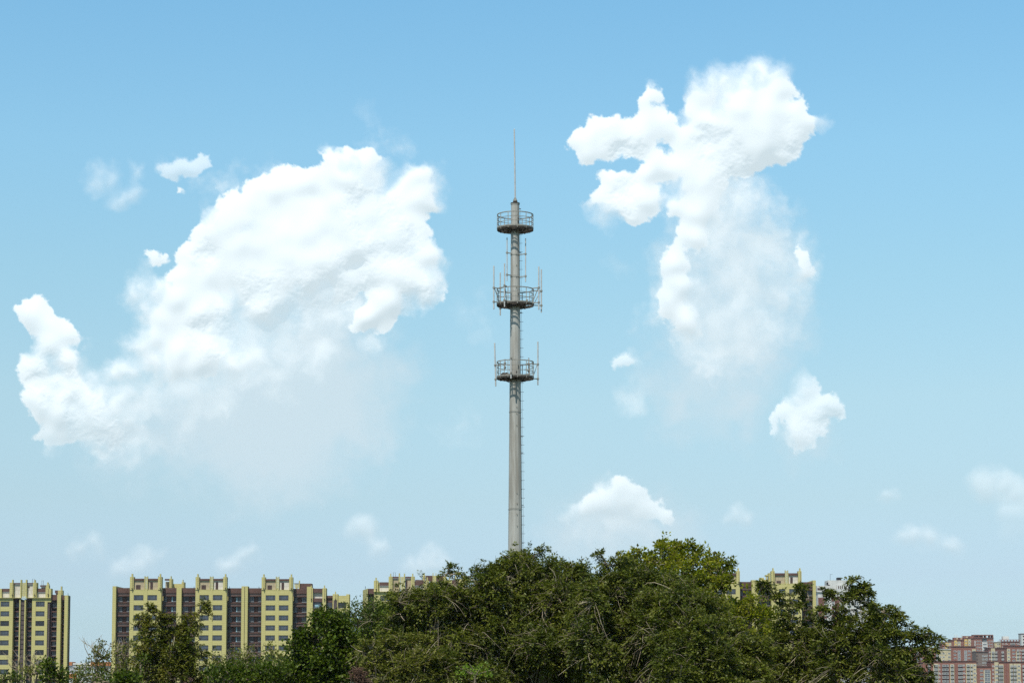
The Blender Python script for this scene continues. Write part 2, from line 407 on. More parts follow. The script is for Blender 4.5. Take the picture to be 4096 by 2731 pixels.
# ------------------------------------------------------------------ buildings
class Facade:
    """a building drawn up in rows and columns of its own front, D metres away; z? = zoom units of the survey sheet"""
    def __init__(s, label, cat, D, ox, oy, sc_, px0, px1, name='apartment_building', group=None):
        s.D, s.ox, s.oy, s.k = D, ox, oy, sc_
        s.X0 = PX((px0 + px1) / 2, D)
        s.o = empty(name, (s.X0, D, 0), label, cat, group)
        s.cache = {}
    def x(s, zx): return PX(s.ox + zx / s.k, s.D) - s.X0
    def z(s, zy): return PZ(s.oy + zy / s.k, s.D)
    def rect(s, x0, x1, y0, y1): return s.x(x0), s.x(x1), s.z(y1), s.z(y0)
    def box(s, name, m, x0, x1, y0, y1, d0, d1, parent=None):
        """y1 None: down to the ground; d0, d1 = depth behind the front plane"""
        a, b = s.x(x0), s.x(x1); t = s.z(y0); u = 0.0 if y1 is None else s.z(y1)
        q = MB(); q.box(0, b - a, 0, d1 - d0, 0, t - u)
        p = parent or s.o; loc = Vector((a, d0, u))
        if parent: loc -= parent.location
        return q.build(name, M[m], p, loc)
    def window(s, x0, x1, y0, y1, d, kind='wide', gl='glass', parent=None):
        a, b = s.x(x0), s.x(x1); t, u = s.z(y0), s.z(y1); w, h = b - a, t - u
        key = (round(w, 1), round(h, 1), kind, gl)
        if key not in s.cache:
            f = MB(); e = .16 if kind in ('white', 'bay') else .09; dp = .12
            f.box(0, w, 0, dp, 0, e, 0); f.box(0, w, 0, dp, h - e, h, 0)
            f.box(0, e, .002, dp - .002, e, h - e, 0); f.box(w - e, w, .002, dp - .002, e, h - e, 0)
            if kind == 'wide':
                for q in (.17, .83): f.box(w * q - .045, w * q + .045, .003, dp - .003, e, h - e, 0)
                f.box(e, w - e, .006, dp - .006, h * .22, h * .22 + .07, 0)
                f.box(-.02, w + .02, -.10, .0, -.10, .035, 1)
            elif kind == 'door':
                for q in (.33, .66): f.box(w * q - .04, w * q + .04, .003, dp - .003, e, h - e, 0)
                f.box(w * .33, w - e, .006, dp - .006, h * .58, h * .58 + .06, 0)
                f.box(0, w, -.06, -.002, -.06, .08, 1)
            elif kind == 'two':
                f.box(w * .5 - .04, w * .5 + .04, .003, dp - .003, e, h - e, 0)
                f.box(e, w - e, .006, dp - .006, h * .6, h * .6 + .06, 0)
            elif kind == 'white':
                for q in (.5,): f.box(w * q - .07, w * q + .07, .003, dp - .003, e, h - e, 0)
            elif kind == 'bay':
                for q in (.25, .5, .75): f.box(w * q - .07, w * q + .07, .003, dp - .003, e, h - e, 0)
                f.box(e, w - e, .006, dp - .006, h * .45, h * .45 + .12, 0)
            p = MB(); p.box(e, w - e, .05, .08, e, h - e)
            fo = f.build('window', [M['white'], M['white']] if kind in ('white', 'bay') else [M['frame'], M['sill']], s.o, (a, d, u))
            po = p.build('glass', M[gl], fo)
            s.cache[key] = (fo.data, po.data)
        else:
            me, pm = s.cache[key]
            fo = link('window', me, s.o, (a, d, u)); po = link('glass', pm, fo)
        return fo
    def chevrons(s, x0, x1, y0, y1, d, n, up=1):
        """leaf-like openwork of slanted bars either side of a spine"""
        a, b, u, t = s.rect(x0, x1, y0, y1); w = b - a; h = t - u; q = MB()
        q.box(w / 2 - .08, w / 2 + .08, -.05, .15, 0, h)
        for i in range(n):
            z = h * (i + .15) / n
            for sg in (0, 1):
                xa = w / 2 - (1 - 2 * sg) * .06; xb = w * sg
                dz = w * .42
                V = []
                for yy in (0, .14):
                    for (X_, Z_) in ((xa, z), (xb, z + dz), (xb, z + dz + .26), (xa, z + .26)): V.append((X_, yy, min(Z_, h)))
                q.add(V, [(0, 1, 2, 3), (7, 6, 5, 4), (0, 4, 5, 1), (1, 5, 6, 2), (2, 6, 7, 3), (3, 7, 4, 0)])
        return q.build('leaf_lattice', M['yellow'], s.o, (a, d, u))
    def pier(s, x0, x1, y0, y1, d0, d1, fin=None, lamp=None):
        """corner pier with an optional slimmer finial: fin = (x0, x1, top)"""
        p = s.box('pier', 'yellow', x0, x1, y0, y1, d0, d1)
        if fin:
            mid = (d0 + d1) / 2
            s.box('finial', 'yellow', fin[0], fin[1], fin[2], y0, d0 + .12, d0 + .12 + min(1.0, d1 - d0 - .3), parent=p)
            g_ = s.box('groove', 'frame', (fin[0] + fin[1]) / 2 + 4, (fin[0] + fin[1]) / 2 + 8, y0 + 6, lamp or y0 + 145, d0 - .03, d0 + .05, parent=p)
            if lamp:
                m_ = (fin[0] + fin[1]) / 2 + 5
                s.box('lantern', 'frame', m_ - 7, m_ + 6, lamp, lamp + 11, d0 - .35, d0 - .002, parent=p)
                s.box('lantern', 'frame', m_ - 4, m_ + 4, lamp + 22, lamp + 36, d0 - .22, d0 - .002, parent=p)
        return p
    def tower(s, x0, x1, top, base, w1, w2, period, rows, D0=-1.6, back=12.0, pale=None, fin=38):
        """yellow bay: open crown between piers over a plain wall with two window columns"""
        L = x1 - x0; pw = .115 * L
        f0, f1 = x0 + .04 * L, x0 + .08 * L
        s.pier(x0, x0 + pw, top, base, D0 - .25, D0 + 2.4, (x0 + .045 * L, x0 + .085 * L, top - fin), lamp=base - 22)
        s.pier(x1 - pw + .004 * L, x1, top, base, D0 - .25, D0 + 2.4, (x1 - .065 * L, x1 - .025 * L, top - fin), lamp=base - 22)
        mid0, mid1 = x0 + .455 * L, x0 + .565 * L
        bt = top + 22
        for (a, b, lb) in ((x0 + pw, mid0, 0), (mid1, x1 - pw, 1)):
            s.box('roof_beam', 'brown', a, b, bt, bt + 22, D0 + .1, D0 + .35)
            s.box('back_panel', 'pale' if pale and lb in pale else 'beige', a, b, bt + 12, base - 1, D0 + .5, D0 + .8)
            s.box('opening_plate', 'shade_void', a + (b - a) * (.2 if not lb else .22), a + (b - a) * (.62 if not lb else .48), bt + (80 if not lb else 42), base - 2, D0 + .45, D0 + .499)  # solid dark plate painting the shade inside the crown
            s.box('sill_wall', 'yellow', a, b, base - 3, base, D0 - .05, D0 + 2.2)
        s.pier(mid0, mid0 + .022 * L, top - 8, base + 2, D0 - .15, D0 + .7); s.pier(mid1 - .022 * L, mid1, top - 8, base + 2, D0 - .15, D0 + .7)
        s.chevrons(mid0 + .022 * L, mid1 - .022 * L, top, base + 8, D0, 9)
        # wall with window openings: strips between the windows
        xs = [x0, w1[0], w1[1], w2[0], w2[1], x1]
        for (a, b) in ((xs[0], xs[1]), (xs[2], xs[3]), (xs[4], xs[5])):
            s.box('wall_strip', 'yellow', a, b, base, None, D0 - .06, D0 + 2)
        for (a, b) in ((xs[1], xs[2]), (xs[3], xs[4])):
            yb = base
            for r in range(rows):
                wy = base + 67 * period / 128.5 + r * period; wh = 68 * period / 128.5
                s.box('spandrel', 'yellow', a, b, yb, wy, D0 - .02, D0 + 2)
                s.window(a, b, wy, wy + wh, D0 + .12, 'wide', 'glass'); yb = wy + wh
            s.box('spandrel', 'yellow', a, b, yb, None, D0 - .02, D0 + 2)
        s.box('room_wall', 'shade_void', x0 + 2, x1 - 2, base + 1, None, D0 + 1.2, D0 + 2.2)
    def recess(s, x0, x1, top, period, rows, wl, wr, dk=1.0, first=108, cyan=None):
        """set-back brown bay: parapet, brick balcony bands with ledges, pairs of windows"""
        k = period / 128.5
        s.box('parapet', 'brown', x0, x1, top, top + 58 * k, dk - .25, dk + 2.2)
        s.box('back_wall', 'brown', x0, x1, top + 58 * k, None, dk + .9, dk + 2.2)
        for r in range(rows + 1):
            y = top + 58 * k + r * period
            s.box('ledge', 'brown', x0, x1, y, y + 9 * k, dk - .22, dk + .9)
            s.box('brick_band', 'stone', x0, x1, y + 9 * k, y + 36 * k, dk, dk + .9)
            s.box('ledge', 'brown', x0, x1, y + 36 * k, y + 48 * k, dk - .15, dk + .9)
            if r < rows:
                for j, (a, b) in enumerate((wl, wr)):
                    s.window(a, b, y + 50 * k, y + 116 * k, dk + .72, 'door', 'glass_dark' if (r * 7 + j * 3 + int(a)) % 5 == 0 else 'glass')
                if cyan: s.box('bright_pane', 'cyan', cyan[0], cyan[1], y + 54 * k, y + 112 * k, dk + .66, dk + .715)
        s.box('lower_front', 'brown', x0, x1, top + 58 * k + (rows + 1) * period, None, dk + .3, dk + .9)
    def mass(s, x0, x1, top, d0, d1, m='yellow', skew=0.0):
        """main volume; skew shifts its rear sideways (the block stands slightly turned)"""
        a, b, t = s.x(x0), s.x(x1), s.z(top); q = MB()
        V = [(a, d0), (b, d0), (b + skew, d1), (a, d1)]
        q.add([(x, y, 0) for x, y in V] + [(x, y, t) for x, y in V], [(0, 3, 2, 1), (4, 5, 6, 7), (0, 1, 5, 4), (1, 2, 6, 5), (2, 3, 7, 6), (3, 0, 4, 7)])
        return q.build('body', M[m], s.o, (0, 0, 0))
    def vent(s, zx, y0, y1, d=3):
        q = MB(); h = s.z(y0) - s.z(y1); q.tube([(0, 0, 0), (0, 0, h)], .07, 6); return q.build('vent_pipe', M['frame'], s.o, (s.x(zx), d, s.z(y1)))
    def hoop(s, zx, w, y0, y1, d=3):
        a = s.x(zx); b = s.x(zx + w); q = MB(); h = s.z(y0) - s.z(y1)
        q.tube([(0, 0, 0), (0, 0, h), (b - a, 0, h), (b - a, 0, 0)], .05, 5); return q.build('roof_hoop', M['cable'], s.o, (a, d, s.z(y1)))

# ---- long yellow and brown block
D = 624.0; SC = 3.193
B = Facade('long yellow and brown apartment building with three crowned bays, its lower floors behind trees', 'apartment building', D, 400, 2240, SC, 447, 1397)
B.mass(160, 3170, 450, 3.2, 15, 'yellow', -2.2)
B.box('roof', 'roof', 165, 2640, 356, 450, 3.2, 12)
B.pier(155, 201, 330, None, -.35, 13.0)
B.box('side_wall', 'yellow', 149, 154.5, 333, None, .6, 12.5)
B.recess(201, 388, 350, 128.5, 7, (201, 270), (322, 386))
B.tower(388, 790, 213, 378, (438, 562), (612, 735), 128.5, 8)
B.recess(790, 974, 350, 128.5, 7, (792, 842), (897, 972), cyan=(899, 914))
B.pier(974, 1038, 350, None, -.35, 3.2); 
B.recess(1038, 1225, 350, 128.5, 7, (1040, 1112), (1162, 1223))
B.tower(1225, 1622, 215, 378, (1277, 1397), (1447, 1568), 128.0, 8, pale=(1,))
B.recess(1622, 1804, 353, 128.0, 7, (1624, 1674), (1726, 1800), cyan=(1727, 1742))
B.pier(1804, 1885, 330, None, -.35, 3.2); B.box('downpipe', 'frame', 1843, 1847, 340, None, -.47, -.352)
B.recess(1885, 2068, 353, 128.0, 7, (1887, 1955), (2008, 2065))
B.tower(2068, 2463, 218, 381, (2121, 2243), (2290, 2412), 127.5, 8, pale=(1,))
# set-back roof pieces of the block
B.box('stair_head', 'yellow', 890, 1008, 290, 352, 5, 9); B.pier(1008, 1040, 270, 352, 4, 7, (1018, 1026, 238))
B.pier(855, 888, 228, 352, 3.3, 6, (868, 878, 194)); B.box('roof_beam', 'brown', 793, 856, 228, 250, 3.6, 4.4); B.box('back_panel', 'beige', 793, 855, 262, 352, 5, 5.4)
for (zx, a) in ((352, 322), (1176, 326), (1632, 326), (2010, 328), (716, 190)): B.vent(zx, a, a + 32)
for (zx, a) in ((1522, 222),): B.hoop(zx, 20, a, a + 20)
def z3(v): return v + 1916      # survey sheet starting at column 1000
B.recess(z3(548), z3(725), 360, 127.5, 7, (z3(550), z3(598)), (z3(650), z3(722)))
B.chevrons(z3(548), z3(604), 288, 360, 3.4, 5); B.pier(z3(604), z3(616), 252, 362, 3.3, 4.2)
B.box('roof_beam', 'brown', z3(540), z3(606), 286, 292, 3.3, 3.9)
B.box('stair_head', 'brown', z3(616), z3(766), 288, 362, 3.8, 8); B.box('opening_plate', 'shade_void', z3(648), z3(672), 345, 362, 3.7, 3.799)
B.pier(z3(725), z3(775), 336, None, -.5, 3.2); B.pier(z3(775), z3(802), 352, None, -.8, 3.2, (z3(775), z3(786), 320), lamp=490)
B.pier(z3(925), z3(970), 354, None, -.8, 3.2, (z3(943), z3(954), 320), lamp=490)
B.box('roof_beam', 'brown', z3(802), z3(925), 360, 410, -.3, .8)
B.box('screen', 'pale', z3(802), z3(925), 412, 484, .5, .8)
y = 484
for r in range(6):
    B.box('spandrel', 'brown', z3(802), z3(925), y, y + 46, -.3, 1); y += 46
    B.window(z3(802), z3(925), y, y + 74, .1, 'wide', 'glass')
    if r < 2: B.box('bright_pane', 'cyan', z3(824), z3(886), y + 36, y + 66, .12, .149)
    y += 80
B.box('back_wall', 'shade_void', z3(802), z3(925), 410, None, 1.0, 3.2)
B.box('back_wall', 'brown', z3(970), z3(1055), 450, None, .8, 3.2)
B.box('parapet', 'brown', z3(970), z3(1055), 449, 480, .3, .799)
y = 535
for r in range(6): B.window(z3(980), z3(1042), y, y + 76, .66, 'door', 'glass'); y += 127.5
B.pier(z3(1055), z3(1120), 430, None, -.5, 3.2, (z3(1082), z3(1094), 398), lamp=494)
B.box('brick_strip', 'stone', z3(1068), z3(1110), 508, None, -.6, -.501)
for r in range(3): B.box('joint', 'frame', z3(1068), z3(1110), 640 + 60 * r, 643 + 60 * r, -.64, -.601)
B.box('parapet', 'yellow', z3(1120), z3(1228), 450, 537, -.1, 3.2); B.pier(z3(1228), z3(1267), 432, None, -.45, 3.2)
y = 537
for r in range(6):
    B.window(z3(1127), z3(1226), y, y + 72, .02, 'wide', 'glass_dark'); B.box('spandrel', 'yellow', z3(1120), z3(1228), y + 72, y + 127.5, -.1, 3.2); y += 127.5
B.box('back_wall', 'yellow', z3(1120), z3(1228), 537, None, .9, 3.2)
B.box('wall_strip', 'yellow', z3(1120), z3(1127), 537, None, -.1, .89)

# ---- block at the edge of the view
A = Facade('yellow and brown apartment building cut off by the edge of the view', 'apartment building', 640.0, 0, 2240, SC, 0, 275)
A.mass(-330, 855, 500, 3.2, 15, 'brown', -2.6)
A.box('cornice', 'yellow', -330, 650, 476, 482, -.9, .4)
def wincol(F, a, b, x0, x1, top, first, wh, per, rows, d0=-.3, gl='glass', m='yellow', kind='wide'):
    y = top
    F.box('wall_strip', m, x0, a, top, None, d0 - .04, d0 + 2); F.box('wall_strip', m, b, x1, top, None, d0 - .04, d0 + 2)
    for r in range(rows):
        wy = first + r * per
        F.box('spandrel', m, a, b, y, wy, d0, d0 + 2)
        F.window(a, b, wy, wy + wh, d0 + .14, kind, 'glass_dark' if (r * 5 + int(a)) % 3 == 0 else gl); y = wy + wh
    F.box('spandrel', m, a, b, y, None, d0, d0 + 2); F.box('room_wall', 'shade_void', x0 + 2, x1 - 2, top + 5, None, d0 + 1.1, d0 + 2.2)
wincol(A, 5, 118, -60, 165, 482, 525, 66, 123.5, 9)
wincol(A, -250, -130, -330, -60, 482, 525, 66, 123.5, 9)
def narrow(F, x0, x1, top, a, b, first, per, rows, dk=1.2, wh=62):
    F.box('parapet', 'brown', x0, x1, top, first - 30, dk - .8, dk + 1.2)
    F.box('back_wall', 'shade_void', x0, x1, first - 30, None, dk + .9, dk + 2)
    for r in range(rows):
        y = first + r * per
        F.box('ledge', 'brown', x0, x1, y - 15, y, dk - .1, dk + .9)
        F.window(a, b, y, y + wh, dk + .6, 'door', 'glass')
        F.box('ledge', 'brown', x0, x1, y + wh, y + wh + 9, dk - .2, dk + .9)
narrow(A, 165, 246, 482, 170, 244, 535, 123.5, 9)
narrow(A, 328, 408, 482, 332, 406, 535, 123.5, 9)
A.pier(246, 262, 495, None, -.5, 3.2); A.pier(313, 328, 495, None, -.5, 3.2)
A.box('brick_strip', 'stone', 262, 313, 505, None, -.1, 3.2)
for r in range(18): A.box('joint', 'frame', 262, 313, 510 + 61.7 * r, 516 + 61.7 * r, -.22, -.101)
wincol(A, 455, 568, 408, 604, 482, 525, 66, 123.5, 9)
A.box('spandrel', 'yellow', 604, 648, 482, 533, -.3, 3.2)
A.box('brick_strip', 'stone', 606, 630, 533, None, .0, 3.2); A.box('back_wall', 'shade_void', 630, 648, 533, None, .9, 3.2)
for r in range(5): A.box('joint', 'yellow', 604, 630, 748 + 123.5 * 3 * r / 1.0, 752 + 370 * r, -.12, -.001)
narrow(A, 648, 728, 437, 650, 722, 537, 123.5, 9)
A.pier(728, 776, 437, None, -.4, 3.2)
narrow(A, 776, 822, 446, 788, 818, 535, 112, 10, 1.2, 54)
A.pier(822, 866, 446, None, -.4, 2.2); A.box('side_wall', 'brown', 866.01, 868, 452, None, 1.2, 2.9)
A.box('roof_beam', 'brown', 15, 128, 360, 402, .3, .55); A.box('screen', 'pale', 15, 128, 404, 472, .6, .9); A.pier(-20, 15, 362, 476, -.2, 2)
A.pier(-330, -20, 380, 476, .2, 2)
A.pier(120, 166, 285, 476, -.7, 2, (148, 162, 248), lamp=436)
A.box('roof_beam', 'brown', 170, 256, 287, 306, 0, .25); A.box('screen', 'pale', 170, 256, 308, 475, .4, .7)
A.pier(256, 270, 248, 476, -.6, .6); A.chevrons(272, 322, 286, 470, -.2, 13); A.pier(323, 337, 248, 476, -.6, .6)
A.box('roof_beam', 'brown', 338, 418, 287, 306, 0, .25); A.box('screen', 'pale', 338, 418, 308, 475, .4, .7)
A.box('opening_plate', 'shade_void', 342, 366, 330, 350, .35, .399)
A.pier(418, 462, 285, 476, -.7, 2, (433, 446, 250), lamp=436)
A.box('roof_beam', 'brown', 465, 540, 309, 328, 4, 5); A.box('screen', 'pale', 465, 540, 330, 356, 5.2, 5.5)
A.box('roof_beam', 'brown', 463, 578, 358, 408, .3, .55); A.box('screen', 'pale', 463, 578, 410, 475, .6, .9)
A.pier(536, 575, 308, 440, 4, 6, (552, 566, 272)); A.pier(578, 648, 360, 476, -.5, 2, (602, 617, 297), lamp=430)
A.box('roof_beam', 'brown', 648, 686, 374, 410, 5, 6); A.box('screen', 'pale', 648, 686, 410, 440, 6.2, 6.5)
A.pier(686, 745, 374, 440, 5, 7, (720, 735, 322)); A.vent(835, 414, 446)
A.hoop(376, 22, 228, 288); A.hoop(496, 20, 250, 310)

# ---- block half hidden behind the big trees
Cb = Facade('yellow and brown apartment building whose crowned roof pokes out behind the dark trees', 'apartment building', 620.0, 1400, 2240, SC, 1439, 1863)
Cb.mass(228, 1500, 420, 3.2, 15, 'brown')
q = MB()       # corner pier whose flank turns away
xa, xb, xc = Cb.x(125), Cb.x(222), Cb.x(226); zt = Cb.z(360)
q.add([(xb, 0, 0), (xc, 0, 0), (xc, 12, 0), (xa, 12, 0), (xb, 0, zt), (xc, 0, zt), (xc, 12, zt), (xa, 12, zt)],
      [(0, 3, 2, 1), (4, 5, 6, 7), (0, 1, 5, 4), (1, 2, 6, 5), (2, 3, 7, 6), (3, 0, 4, 7)])
q.build('pier', M['yellow'], Cb.o, (0, -.3, 0))
narrow(Cb, 226, 305, 360, 228, 300, 458, 128, 6)
Cb.box('cornice', 'yellow', 303, 1165, 398, 404, -.9, .4)
wincol(Cb, 388, 500, 305, 540, 404, 452, 66, 128, 6)
narrow(Cb, 540, 620, 404, 545, 616, 460, 128, 6)
Cb.pier(620, 640, 404, None, -.5, 3); Cb.pier(690, 706, 404, None, -.5, 3); Cb.box('brick_strip', 'stone', 640, 690, 404, None, .1, 3)
narrow(Cb, 706, 780, 404, 708, 776, 460, 128, 6)
wincol(Cb, 850, 960, 780, 1010, 404, 452, 66, 128, 6)
narrow(Cb, 1010, 1100, 404, 1014, 1094, 460, 128, 6)
Cb.pier(1100, 1165, 370, None, -.5, 3)
narrow(Cb, 1165, 1245, 372, 1170, 1240, 460, 128, 6)
wincol(Cb, 1320, 1430, 1245, 1480, 404, 452, 66, 128, 6)
for (x0, x1, t, f) in ((303, 356, 258, (322, 338, 222)), (492, 540, 206, (510, 523, 170)), (778, 822, 206, (791, 805, 170)), (940, 1008, 260, (978, 991, 216))):
    Cb.pier(x0, x1, t, 398, -.5, 2.2, f, lamp=364)
for (x0, x1, t, b_, b2, mm) in ((372, 492, 278, 324, 396, 'pale'), (540, 620, 207, 231, 398, 'beige'), (703, 778, 207, 231, 398, 'beige'), (822, 940, 268, 322, 396, 'pale')):
    Cb.box('roof_beam', 'brown', x0, x1, t, b_, 0, .25); Cb.box('screen', mm, x0, x1, b_ + 2, b2, .4, .7)
Cb.box('opening_plate', 'shade_void', 565, 616, 300, 342, .35, .399); Cb.box('opening_plate', 'shade_void', 706, 730, 255, 396, .35, .399)
Cb.box('wall_strip', 'yellow', 356, 372, 280, 398, .2, 2)
Cb.box('roof_beam', 'brown', 822, 918, 240, 268, 4, 5)
Cb.pier(620, 636, 165, 398, -.5, .6); Cb.pier(686, 700, 168, 398, -.5, .6); Cb.chevrons(640, 686, 210, 398, -.1, 13)
Cb.pier(917, 950, 180, 300, 5, 7, (929, 942, 150)); Cb.box('roof_beam', 'brown', 957, 1045, 184, 258, 5.2, 6)
Cb.box('screen', 'stone', 1010, 1045, 258, 360, 5.6, 6); Cb.pier(1045, 1054, 150, 362, 4.8, 5.6); Cb.pier(1084, 1092, 152, 362, 4.8, 5.6)
Cb.chevrons(1055, 1084, 185, 360, 5, 14); Cb.box('roof_beam', 'brown', 1093, 1185, 184, 260, 5.2, 6); Cb.box('screen', 'stone', 1093, 1185, 260, 360, 5.6, 6)
Cb.pier(1183, 1222, 190, 372, 4.8, 7); Cb.box('roof_beam', 'brown', 1222, 1345, 241, 280, 4, 5); Cb.box('screen', 'pale', 1222, 1300, 282, 362, 5, 5.3)
Cb.box('body', 'brown', 957, 1222, 360, 420, 6, 12)
Cb.pier(1243, 1300, 262, 404, -.5, 2, (1262, 1277, 225)); Cb.box('roof_beam', 'brown', 1300, 1412, 280, 330, .2, 1.2); Cb.box('screen', 'pale', 1300, 1412, 332, 402, .9, 1.2)
Cb.pier(1335, 1351, 190, 280, 5, 6); Cb.pier(1351, 1436, 224, 300, 6, 7); Cb.pier(1436, 1462, 180, 404, 3, 5); Cb.pier(1412, 1470, 262, 404, -.5, 2)
Cb.vent(190, 328, 362, 1); Cb.hoop(543, 26, 147, 206)

# ---- block behind the right-hand trees
SE = 2.613
E = Facade('yellow and brown apartment building rising between the bright green tree and the white tower', 'apartment building', 640.0, 2700, 2140, SE, 2834, 3264)
PE = 105.2
E.mass(352, 1470, 495, 3.2, 15)
E.tower(350, 676, 375, 508, (392, 492), (533, 632), PE, 7, fin=30)
E.recess(676, 805, 484, PE, 6, (680, 720), (750, 803))
E.pier(805, 868, 467, None, -.35, 3.2); E.box('downpipe', 'frame', 838, 841, 474, None, -.47, -.352)
E.recess(868, 1004, 485, PE, 6, (872, 912), (960, 1002))
E.tower(1004, 1320, 375, 508, (1083, 1150), (1190, 1282), PE, 7, pale=(1,), fin=30)
E.recess(1320, 1444, 487, PE, 6, (1322, 1350), (1386, 1442))
E.pier(1444, 1476, 470, None, -.35, 13)
E.box('stair_head', 'yellow', 917, 1000, 455, 485, 5, 9); E.box('stair_head', 'yellow', 917, 955, 434, 455, 5, 9); E.box('roof_beam', 'yellow', 974, 1010, 405, 418, 4, 8); E.pier(974, 984, 418, 455, 4.2, 5)
E.pier(996, 1008, 390, 508, 2, 6); E.vent(899, 460, 485)

# ---- white tower behind the trees
W = Facade('grey white apartment tower with a rooftop hut and black tank, behind the thin branches', 'apartment tower', 720.0, 2700, 2140, SE, 3270, 3480, 'apartment_tower')
W.box('body', 'white2', 1495, 2030, 575, None, 0, 16)
W.box('parapet', 'white2', 1490, 1630, 525, 575, .5, 8); W.box('parapet', 'white2', 1830, 2028, 560, 580, -.3, 12)
W.box('cornice', 'white2', 1487, 2034, 575, 592, -.5, 16.5)
W.box('rooftop_hut', 'white2', 1614, 1830, 466, 575, 2, 10); W.box('hut_wall', 'white2', 1702, 1830, 514, 575, 1, 1.99)
W.box('water_tank', 'black', 1724, 1764, 434, 466, 4, 7); W.box('chimney', 'black', 1597, 1612, 490, 520, 1, 2); W.box('opening_plate', 'shade_void', 1618, 1632, 512, 570, 1.9, 1.999)
W.box('opening_plate', 'shade_void', 1495, 1530, 550, 580, -.2, .49)
for i in range(5): W.box('slot', 'shade_void', 1716 + 20 * i, 1724 + 20 * i, 526, 556, .9, .999)
W.box('brick_front', 'brick2', 1500, 1590, 650, None, -.3, -.001); W.box('brick_front', 'brick2', 1640, 1720, 640, None, -.3, -.001)
for r in range(12):
    y = 600 + r * 90
    for (a, b, kd) in ((1560, 1600, 'bay'), (1725, 1765, 'bay'), (1640, 1670, 'white'), (1800, 1840, 'white'), (1880, 1920, 'white'), (1950, 1978, 'bay'), (1996, 2024, 'bay')):
        W.window(a, b, y, y + (62 if kd == 'bay' else 46), -.42, kd, 'glass')
q = MB(); q.tube([(0, 0, 0), (0, 0, 2.2)], .05, 5); q.tube([(0, 0, 2.0), (.9, 0, 2.2)], .04, 5); q.build('aerial', M['cable'], W.o, (W.x(1642), 3, W.z(466)))

# ---- orange and white block far off, in the gap on the other side
O = Facade('low orange and white building far off in the gap between the two yellow blocks', 'apartment building', 1500.0, 0, 2240, SC, 268, 445)
O.box('body', 'white2', 855, 1420, 1345, None, 1, 30)
O.box('wall_block', 'orange', 857, 930, 1295, 1342, 0, 12); O.box('wall_block', 'orange', 1165, 1420, 1295, 1345, 0, 12)
O.box('roof_rim', 'white', 930, 1165, 1310, 1330, 1, 20); O.box('wall_block', 'white2', 930, 1165, 1330, 1345, 2, 20)
O.box('wall_block', 'orange', 868, 985, 1448, 1500, 0, .999); O.box('wall_block', 'orange', 950, 990, 1500, None, 0, .99)
for (a, b) in ((872, 896), (905, 925), (932, 960)):
    O.window(a, b, 1350, 1395, .7, 'white', 'glass'); O.window(a, b, 1398, 1440, .7, 'white', 'glass')
for (a, b) in ((860, 870), (872, 896), (905, 925), (1010, 1040), (1060, 1090), (1110, 1140), (1180, 1210)):
    O.window(a, b, 1505, 1545, .7, 'white', 'glass')
for (a, b) in ((1000, 1025), (1040, 1065), (1090, 1120), (1140, 1165), (1200, 1230), (1260, 1290), (1330, 1360)):
    O.window(a, b, 1355, 1395, .7, 'white', 'glass'); O.window(a, b, 1405, 1445, .7, 'white', 'glass')

# ---- brick town at the edge
SB = 3.194
def block(label, D, x0, x1, top, per, cols, m='brick', roof=None, first=None, rows=None, group='distant brick apartment blocks', depth=14, side=0):
    F = Facade(label, 'apartment block', D, 3400, 2240, SB, 3400 + x0 / SB, 3400 + x1 / SB, 'apartment_block', group)
    F.box('wall', m, x0, x1, top + 9, None, 0, depth)
    r = F.box('roof', 'brick2' if m != 'cream' else 'white2', x0 - 2, x1 + 2, top, top + 9, -.6, depth + .6)
    first = first if first else top + 45
    rows = rows if rows else max(2, int((1568 - first) / per) + 1)
    for c in cols:
        a, b, kind = c[:3]; bg_ = c[3] if len(c) > 3 else None
        if bg_: F.box('bay_wall', bg_, a - 9, b + 9, c[4] if len(c) > 4 else first - 12, None, -.5, -.001)
        d = -.62 if bg_ else -.12
        for i in range(rows):
            y = first + i * per + (c[5] if len(c) > 5 else 0)
            if kind == 'dark':         # glazed balcony
                F.window(a, b, y, y + per * .56, d - .35, 'bay', 'glass_dark')
                F.box('balcony', 'frame', a - 1, b + 1, y + per * .56, y + per * .72, d - .5, d + .1)
            elif kind == 'bay': F.window(a, b, y, y + per * .9, d - .3, 'bay', 'glass')
            elif kind == 'win': F.window(a, b, y, y + per * .45, d, 'white', 'glass'); 
            elif kind == 'slot': F.box('window_slot', 'shade_void', a, b, y, y + per * .45, d, d + .1)
            if kind == 'win' and (i * 3 + int(a)) % 4 == 0: F.box('air_conditioner', 'white', b + 3, b + 10, y + per * .3, y + per * .5, d - .5, d + .0)
    return F
P_ = 50
